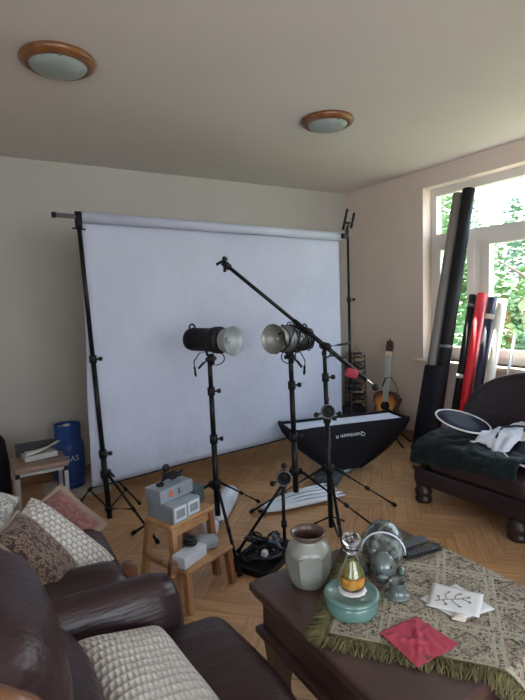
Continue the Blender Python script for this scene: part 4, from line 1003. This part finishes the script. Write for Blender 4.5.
# ------------------------------------------------------------------ near armchair
ac = thing('leather_armchair', 'dark brown leather armchair with wooden arm trim, nearest the viewer', 'armchair', (.2, 1.15, 0))
part('seat_base', MB().rbox((.22, 1.15, .21), (.40, .30, .12), .04, None, 6, (.01, 0, 0)), LEA, ac)
part('seat_cushion', MB().rbox((.315, 1.16, .375), (.345, .265, .078), .065, None, 12, (.02, .01, .022), .008, 2.), LEA, ac)
def armc(y, sgn, nm='armrest'):
    rg = []
    for x_, zt_, w_ in ((-.10, .60, .085), (.0, .615, .09), (.15, .61, .092), (.32, .600, .092), (.44, .595, .09), (.50, .575, .082), (.525, .53, .06)):
        ring = []
        for i in range(28):
            a = 2*PI*i/28; cz = .38; hz = zt_-cz; yy = y+math.copysign(abs(math.cos(a))**.75, math.cos(a))*w_; zz = cz+(math.sin(a)*hz if math.sin(a) > 0 else math.copysign(abs(math.sin(a))**.4, math.sin(a))*.25)
            ring.append(V((x_, yy, zz))+V((0, 0, 1))*.006*NZ.noise(V((x_*14, yy*10, zz*10))))
        rg.append(ring)
    part(nm, MB().ring_loft(rg), LEA, ac)
    w = MB(); w.tube([(.50, y-sgn*.045, .585), (.525, y+sgn*.0, .600), (.535, y+sgn*.05, .585), (.54, y+sgn*.082, .50), (.545, y+sgn*.085, .34), (.53, y+sgn*.08, .12), (.53, y+sgn*.08, .0)], [.006, .012, .016, .018, .019, .019, .022], 12, .7); part('wooden_arm_trim', w, WOODT, ac)
armc(1.475, 1); armc(.79, -1)
TL = rot3(0, R(-14), 0)
part('back_cushion', MB().rbox((-.02, 1.15, .715), (.115, .27, .17), .11, TL, 10, (.035, .01, .01), .008, 6.), LEA, ac)
part('lumbar_cushion', MB().rbox((.055, 1.12, .545), (.105, .27, .115), .10, TL, 10, (.045, .01, .01), .008, 7.), LEA, ac)
part('back_frame', MB().rbox((-.16, 1.15, .52), (.06, .30, .32), .05, TL, 6, (0, 0, 0)), LEA, ac)
part('wooden_back_trim', MB().tube([(-.12, .86, .90), (-.04, .85, .87), (.04, .85, .80), (.10, .86, .70), (.16, .86, .64), (.25, .86, .62)], [.018, .022, .024, .024, .022, .016], 12, .7), WOODT, ac)
for xx, yy in ((.55, 1.38), (.55, .92), (-.12, 1.38), (-.12, .92)): part('leg', MB().cyl((xx, yy, 0), (xx, yy, .10), .025, .032, n=16), WOODT, ac)

def pillow(c, ex, ey, hx, hy, th, m, label, name='cushion', pinch=.06, trim=None, seed=0., n=26, tr=.007):
    c = V(c); ex, ey = V(ex).normalized(), V(ey); ey = (ey-ex*ey.dot(ex)).normalized(); ez = ex.cross(ey)
    t = thing(name, label, 'cushion', tuple(c-V((0, 0, .0))))
    def f(sg):
        def g_(u, v):
            a, b = u*2-1, v*2-1; k = 1-pinch*(1-(1-abs(a))*0)*(b*b)*0
            xx = a*hx*(1-pinch*(1-a*a)*0-pinch*(b*b)*(1-a*a)); yy = b*hy*(1-pinch*(a*a)*(1-b*b)) ; xx = a*hx*(1-pinch*(1-b*b)*0)
            xx = a*(hx-pinch*hx*(1-b*b)*0); yy = b*hy
            # concave edges: corners stick out
            xx = a*hx*(1-pinch*(1-b*b)) if abs(a) > .0 else 0; yy = b*hy*(1-pinch*(1-a*a))
            z_ = th*((1-a**4)*(1-b**4))**.55*sg; w_ = .006*NZ.noise(V((a*3+seed, b*3, sg)))*(1-a*a)*(1-b*b)
            return c+ex*xx+ey*yy+ez*(z_+w_)
        return g_
    mb = MB().grid(f(1), n, n); mb.grid(f(-1), n, n)
    part('cover', mb, m, t)
    if trim:
        pts = []
        for (a0, b0, a1, b1) in ((-1, -1, 1, -1), (1, -1, 1, 1), (1, 1, -1, 1), (-1, 1, -1, -1)):
            for k in range(12): s_ = k/12; a, b = a0+(a1-a0)*s_, b0+(b1-b0)*s_; pts.append(c+ex*a*hx*(1-pinch*(1-b*b))+ey*b*hy*(1-pinch*(1-a*a)))
        part('edge_piping', MB().tube(pts+[pts[0]], tr, 8), trim, t)
    return t
pillow((.32, 1.15, .51), (.95, .12, -.26), (-.05, 1, .05), .135, .205, .05, KNIT2, 'beige ribbed knit cushion lying on the near armchair seat', pinch=.05)

# ------------------------------------------------------------------ far sofa with cushions
fs_ = thing('leather_sofa', 'dark brown leather sofa with piled cushions behind the armchair', 'sofa', (.0, 2.3, 0))
part('seat_base', MB().rbox((-.02, 2.25, .20), (.44, .58, .10), .04, None, 6, (.01, 0, 0)), LEA, fs_)
part('seat_cushion', MB().rbox((.06, 2.30, .335), (.41, .50, .075), .06, None, 10, (.02, .01, .02), .008, 1.), LEA, fs_)
part('armrest', MB().rbox((.085, 1.755, .375), (.355, .09, .145), .08, None, 10, (.01, .01, .02), .010, 9.), LEA, fs_)
part('back_cushion', MB().rbox((-.36, 2.3, .60), (.11, .50, .26), .10, TL, 8, (.03, 0, .01), .008), LEA, fs_)
w = MB(); w.tube([(.435, 1.70, .44), (.447, 1.745, .48), (.452, 1.80, .475), (.455, 1.83, .40), (.45, 1.83, .25), (.445, 1.83, .0)], [.022, .030, .030, .024, .022, .022], 12, .7); part('wooden_arm_trim', w, WOODT, fs_)
for yy in (2.75,): part('leg', MB().cyl((.38, yy, 0), (.38, yy, .10), .025, .032, n=16), WOODT, fs_)
pillow((.245, 1.99, .51), (.30, -.14, -.317), (.36, .85, .25), .225, .15, .06, KNIT, 'cream chunky knit cushion leaning in the middle of the far sofa')
pillow((.150, 1.83, .605), (.19, -.09, -.24), (.30, .85, .30), .150, .085, .05, BROC, 'brown brocade cushion in front of the cream knit one', trim=SAGEB)
t = pillow((.305, 2.44, .43), (.16, -.25, -.16), (.30, .6, .50), .155, .13, .05, PINKB, 'dusty pink cushion with sage floral border at the sofa far end', trim=SAGEB, tr=.022)
t = pillow((-.05, 2.28, .60), (.6, -.1, -.3), (.0, .7, .6), .15, .17, .06, GREYB, 'grey and white woven cushion at the left picture edge')

# ------------------------------------------------------------------ vinyl stool, folder, gas cylinder, board, black case
vt = thing('side_stool', 'square taupe stool with grey metal legs left of the gas cylinder', 'stool', (.35, 3.54, 0))
part('seat_pad', MB().rbox((.35, 3.54, .435), (.165, .155, .018), .012, None, 5, (0, 0, .004)), STOOLV, vt)
part('seat_frame', MB().box((.35, 3.54, .408), (.155, .145, .010)), STEEL, vt)
for sx in (-1, 1):
    for sy in (-1, 1):
        lg = part('leg', MB().box((.35+sx*.145, 3.54+sy*.135, .205), (.012, .012, .200)), STEEL, vt, bevel=.002)
        part('leg_cap', MB().box((.35+sx*.145, 3.54+sy*.135, .405), (.014, .014, .016)), BLKP, lg)
fo = thing('open_folder', 'black folder with grey papers lying on the taupe stool', 'folder', (.36, 3.57, .457))
part('back_cover', MB().box((.345, 3.66, .505), (.125, .006, .045), rot3(0, 0, R(-12))), BLKP, fo)
part('paper_stack', MB().rbox((.36, 3.57, .476), (.105, .07, .019), .010, rot3(.1), 5, (0, 0, .004), .006), GREYP, fo)
part('loose_sheet', MB().grid(lambda u, v: V((.27+.22*u, 3.50+.12*v+.03*u, .500+.05*u*u+.012*math.sin(PI*v+2*u))), 14, 10, .0015), PAPER, fo)
gc = V((.63, 4.12, .035)); ga = thing('gas_cylinder', 'blue enamelled gas cylinder with ring collar standing on a pale board', 'gas cylinder', tuple(gc))
part('body', MB().lathe(gc, [(.001, .03), (.095, .03), (.112, .05), (.120, .08), (.120, .31), (.116, .345), (.10, .375), (.07, .395), (.03, .40), (.001, .40)], n=48), BLUE, ga)
part('foot_ring', MB().lathe(gc, [(.100, .0), (.104, 0), (.104, .06), (.100, .06), (.100, 0)], n=40), BLUE, ga)
cl_ = MB(); n = 40
for z0, z1, a0, a1 in ((.385, .42, 0, 2*PI), (.42, .48, .9, 2*PI-.9), (.48, .505, 0, 2*PI)):
    k = 40; ins = [V((gc.x+.100*math.cos(a0+(a1-a0)*i/k+2.2), gc.y+.100*math.sin(a0+(a1-a0)*i/k+2.2), 0)) for i in range(k+1)]
    for rr_, fl in ((1., 1), (.95, -1)):
        vs = [V((gc.x+(p.x-gc.x)*rr_, gc.y+(p.y-gc.y)*rr_, gc.z+z)) for z in (z0, z1) for p in ins]; cl_.add(vs, [(i, i+1, i+k+2, i+k+1) for i in range(k)])
    for zz in (z0, z1):
        vs = [V((gc.x+(p.x-gc.x)*q, gc.y+(p.y-gc.y)*q, gc.z+zz)) for q in (1., .95) for p in ins]; cl_.add(vs, [(i, i+1, i+k+2, i+k+1) for i in range(k)])
part('collar', cl_, BLUE, ga)
vv = MB(); vv.cyl(gc+V((0, 0, .42)), gc+V((0, 0, .48)), .016, n=14); vv.cyl(gc+V((-.01, -.0, .455)), gc+V((-.03, -.05, .455)), .012, n=12); part('valve', vv, CHR, ga)
part('valve_knob', MB().cyl(gc+V((0, 0, .48)), gc+V((0, 0, .50)), .026, n=14), PAPER, ga)
part('cap_ring', MB().torus(gc+V((.03, -.088, .415)), .015, .004, (.2, -1, .1), 16, 6), PAPER, ga)
# writing band, curved letters on the body
fcd = V((-.15, -.99, 0)).normalized(); tl = text_mb('GAS', .062, (0, 0, 0), (1, 0, 0), (0, 1, 0), .001)
for i, p in enumerate(tl.v):
    a = math.atan2(fcd.y, fcd.x)+p.x/.121+.15; tl.v[i] = V((gc.x+math.cos(a)*(.1212+p.z), gc.y+math.sin(a)*(.1212+p.z), gc.z+.245+p.y))
part('white_lettering', tl, LABEL, ga)
solo('floor_board', MB().rbox((.66, 4.08, .017), (.24, .20, .017), .005, rot3(R(-4)), 3, (0, 0, 0)), PAD, 'pale flat board under the gas cylinder', 'board', (.66, 4.08, 0))
bb_ = thing('black_case', 'tall black soft case standing at the left edge by the wall', 'case', (.06, 4.2, 0))
rg = []
for z, w_, d_ in ((0, .14, .07), (.02, .145, .075), (.30, .14, .07), (.46, .125, .06), (.52, .09, .05), (.545, .05, .03)):
    rg.append([V((.065+math.copysign(abs(math.cos(a))**.5, math.cos(a))*w_, 4.2+math.copysign(abs(math.sin(a))**.5, math.sin(a))*d_, z)) for a in [2*PI*i/32 for i in range(32)]])
part('body', MB().ring_loft(rg), BLKF, bb_); part('carry_loop', MB().torus((.12, 4.15, .54), .03, .007, (0, 1, 0), 14, 6, 0, PI), BLKF, bb_)

# ------------------------------------------------------------------ outdoors
LEAF = [mat('leaf_light', (.17, .27, .09), .6, var=(3, (.12, .22, .07), .3, .7)), mat('leaf_mid', (.10, .19, .07), .6, var=(3, (.15, .25, .1), .3, .7)), mat('leaf_blue', (.09, .17, .095), .6)]
for m in LEAF: m.node_tree.nodes['Principled BSDF'].inputs['Subsurface Weight'].default_value = 0
BARK = mat('bark', (.14, .10, .07), .9)
def tree(x, y, h, r, m, label, seed, leaves=4200):
    rn = random.Random(seed); z0 = -2.4; t = thing('garden_tree', label, 'tree', (x, y, z0), 0, 'trees outside the window')
    tr = MB(); tr.tube([(x, y, z0), (x+.1, y, z0+h*.3), (x, y+.1, z0+h*.6), (x, y, z0+h*.9)], [.14, .11, .07, .02], 10)
    for k in range(7): a = k*2.4; zz = z0+h*(.3+.08*k); tr.tube([(x, y, zz), (x+r*.4*math.cos(a), y+r*.4*math.sin(a), zz+r*.25), (x+r*.75*math.cos(a), y+r*.75*math.sin(a), zz+r*.5)], [.05, .03, .01], 6)
    part('trunk', tr, BARK, t)
    bl = [(V((x+rn.uniform(-.6, .6)*r, y+rn.uniform(-.7, .7)*r, z0+h*rn.uniform(.25, .95))), r*rn.uniform(.3, .5)) for _ in range(16)]
    lf = MB()
    for k in range(leaves):
        c, q = bl[k % len(bl)]; d = V((rn.gauss(0, 1), rn.gauss(0, 1), rn.gauss(0, 1))).normalized(); p = c+d*q*rn.uniform(.6, 1.05); u, w_ = frame(V((rn.gauss(0, 1), rn.gauss(0, 1), rn.gauss(0, 1)+.6))); s_ = rn.uniform(.06, .13)
        lf.add([p-u*s_, p-w_*s_*.45, p+u*s_, p+w_*s_*.45], [(0, 1, 2, 3)], False)
    part('foliage', lf, m, t, recalc=False)
tree(7.5, 6.95, 5.6, 1.15, LEAF[1], 'tall dark-green tree seen through the left window pane', 1)
tree(8.3, 4.5, 5.0, 1.15, LEAF[0], 'bright green bushy tree filling the right lower pane', 2, 7000)
tree(6.3, 3.3, 3.6, .6, LEAF[2], 'low blue-green shrub tree close to the window', 3, 1500)
tree(11.2, 8.9, 6.6, 1.5, LEAF[0], 'large pale-green tree behind the dark one', 4, 3200)
tree(11.8, 5.6, 7.4, 1.5, LEAF[2], 'tall blue-green tree at the right of the top pane', 5, 3000)
tree(15.5, 10.8, 6.8, 1.8, LEAF[1], 'mid-green tree far behind, left of the others', 6, 3000)
tree(16.0, 7.0, 5.4, 1.7, LEAF[0], 'far pale tree standing right of the mullion', 7, 3000)
struct('terrain', MB().grid(lambda u, v: V((4.4+40*u, -20+50*v, -2.4+.3*NZ.noise(V((u*9, v*9, 0))))), 20, 20, .1), mat('lawn', (.12, .15, .06), .9, var=(2, (.16, .18, .08), .3, .7)))

# ------------------------------------------------------------------ light
wd = bpy.data.worlds.new('sky'); bpy.context.scene.world = wd; wd.use_nodes = True; nt = wd.node_tree
bg = nt.nodes['Background']; tcn = nt.nodes.new('ShaderNodeTexCoord'); sx_ = nt.nodes.new('ShaderNodeSeparateXYZ'); crn = nt.nodes.new('ShaderNodeValToRGB')
crn.color_ramp.elements[0].position = 0.; crn.color_ramp.elements[0].color = (.95, .98, 1, 1); crn.color_ramp.elements[1].position = .7; crn.color_ramp.elements[1].color = (.42, .68, 1, 1)
nt.links.new(tcn.outputs['Generated'], sx_.inputs[0]); nt.links.new(sx_.outputs[2], crn.inputs[0]); nt.links.new(crn.outputs[0], bg.inputs[0]); bg.inputs[1].default_value = 5.4
def area(loc, rot, sx, sy, p, col, name, portal=False):
    l = bpy.data.lights.new(name, 'AREA'); l.shape = 'RECTANGLE'; l.size = sx; l.size_y = sy; l.energy = p; l.color = col
    o = bpy.data.objects.new(name, l); C.objects.link(o); o.location = loc; o.rotation_euler = rot
    if portal: l.cycles.is_portal = True
    return o
area((4.16, (WY0+WY1)/2, (WZ0+WZ1)/2), (0, R(90), 0), WZ1-WZ0, WY1-WY0, 1, (1, 1, 1), 'window_portal', True)
area((XL-.25, -1.05, 1.6), (0, R(-90), 0), 1.45, 1.6, 9, (.80, .90, 1), 'added_left_fill')  # added fill lamp outside the unseen left opening, lifts room brightness
area((.9, YF-.25, 1.55), (R(90), 0, 0), 2.9, 1.6, 26, (.84, .92, 1), 'added_rear_fill')  # added fill lamp behind the viewer, brightens the room from out of view
sn = bpy.data.lights.new('sun', 'SUN'); sn.energy = 30; sn.angle = R(.6); sn.color = (1, .93, .82); so_ = bpy.data.objects.new('sun', sn); C.objects.link(so_)
sdir = V((-.80, -.62, -1.9)); so_.rotation_euler = sdir.to_track_quat('-Z', 'Y').to_euler()

# ------------------------------------------------------------------ camera
yaw, pitch, rol = R(31.0687), R(5.5265), R(-1.9783)
f = V((math.sin(yaw)*math.cos(pitch), math.cos(yaw)*math.cos(pitch), -math.sin(pitch))); r0 = V((math.cos(yaw), -math.sin(yaw), 0)); u0 = r0.cross(f)
r_ = r0*math.cos(rol)+u0*math.sin(rol); u_ = -r0*math.sin(rol)+u0*math.cos(rol)
cam = bpy.data.cameras.new('camera'); co = bpy.data.objects.new('camera', cam); C.objects.link(co)
cam.sensor_fit = 'VERTICAL'; cam.sensor_height = 24; cam.lens = 24*490/700; cam.clip_start = .02
M4 = basis(r_, u_, -f).to_4x4(); M4.translation = V((0, 0, 1.45)); co.matrix_world = M4
sc_ = bpy.context.scene; sc_.camera = co
sc_.view_settings.view_transform = 'Standard'; sc_.view_settings.look = 'None'; sc_.view_settings.gamma = 1; sc_.view_settings.use_curve_mapping = False
sc_.view_settings.exposure = .3
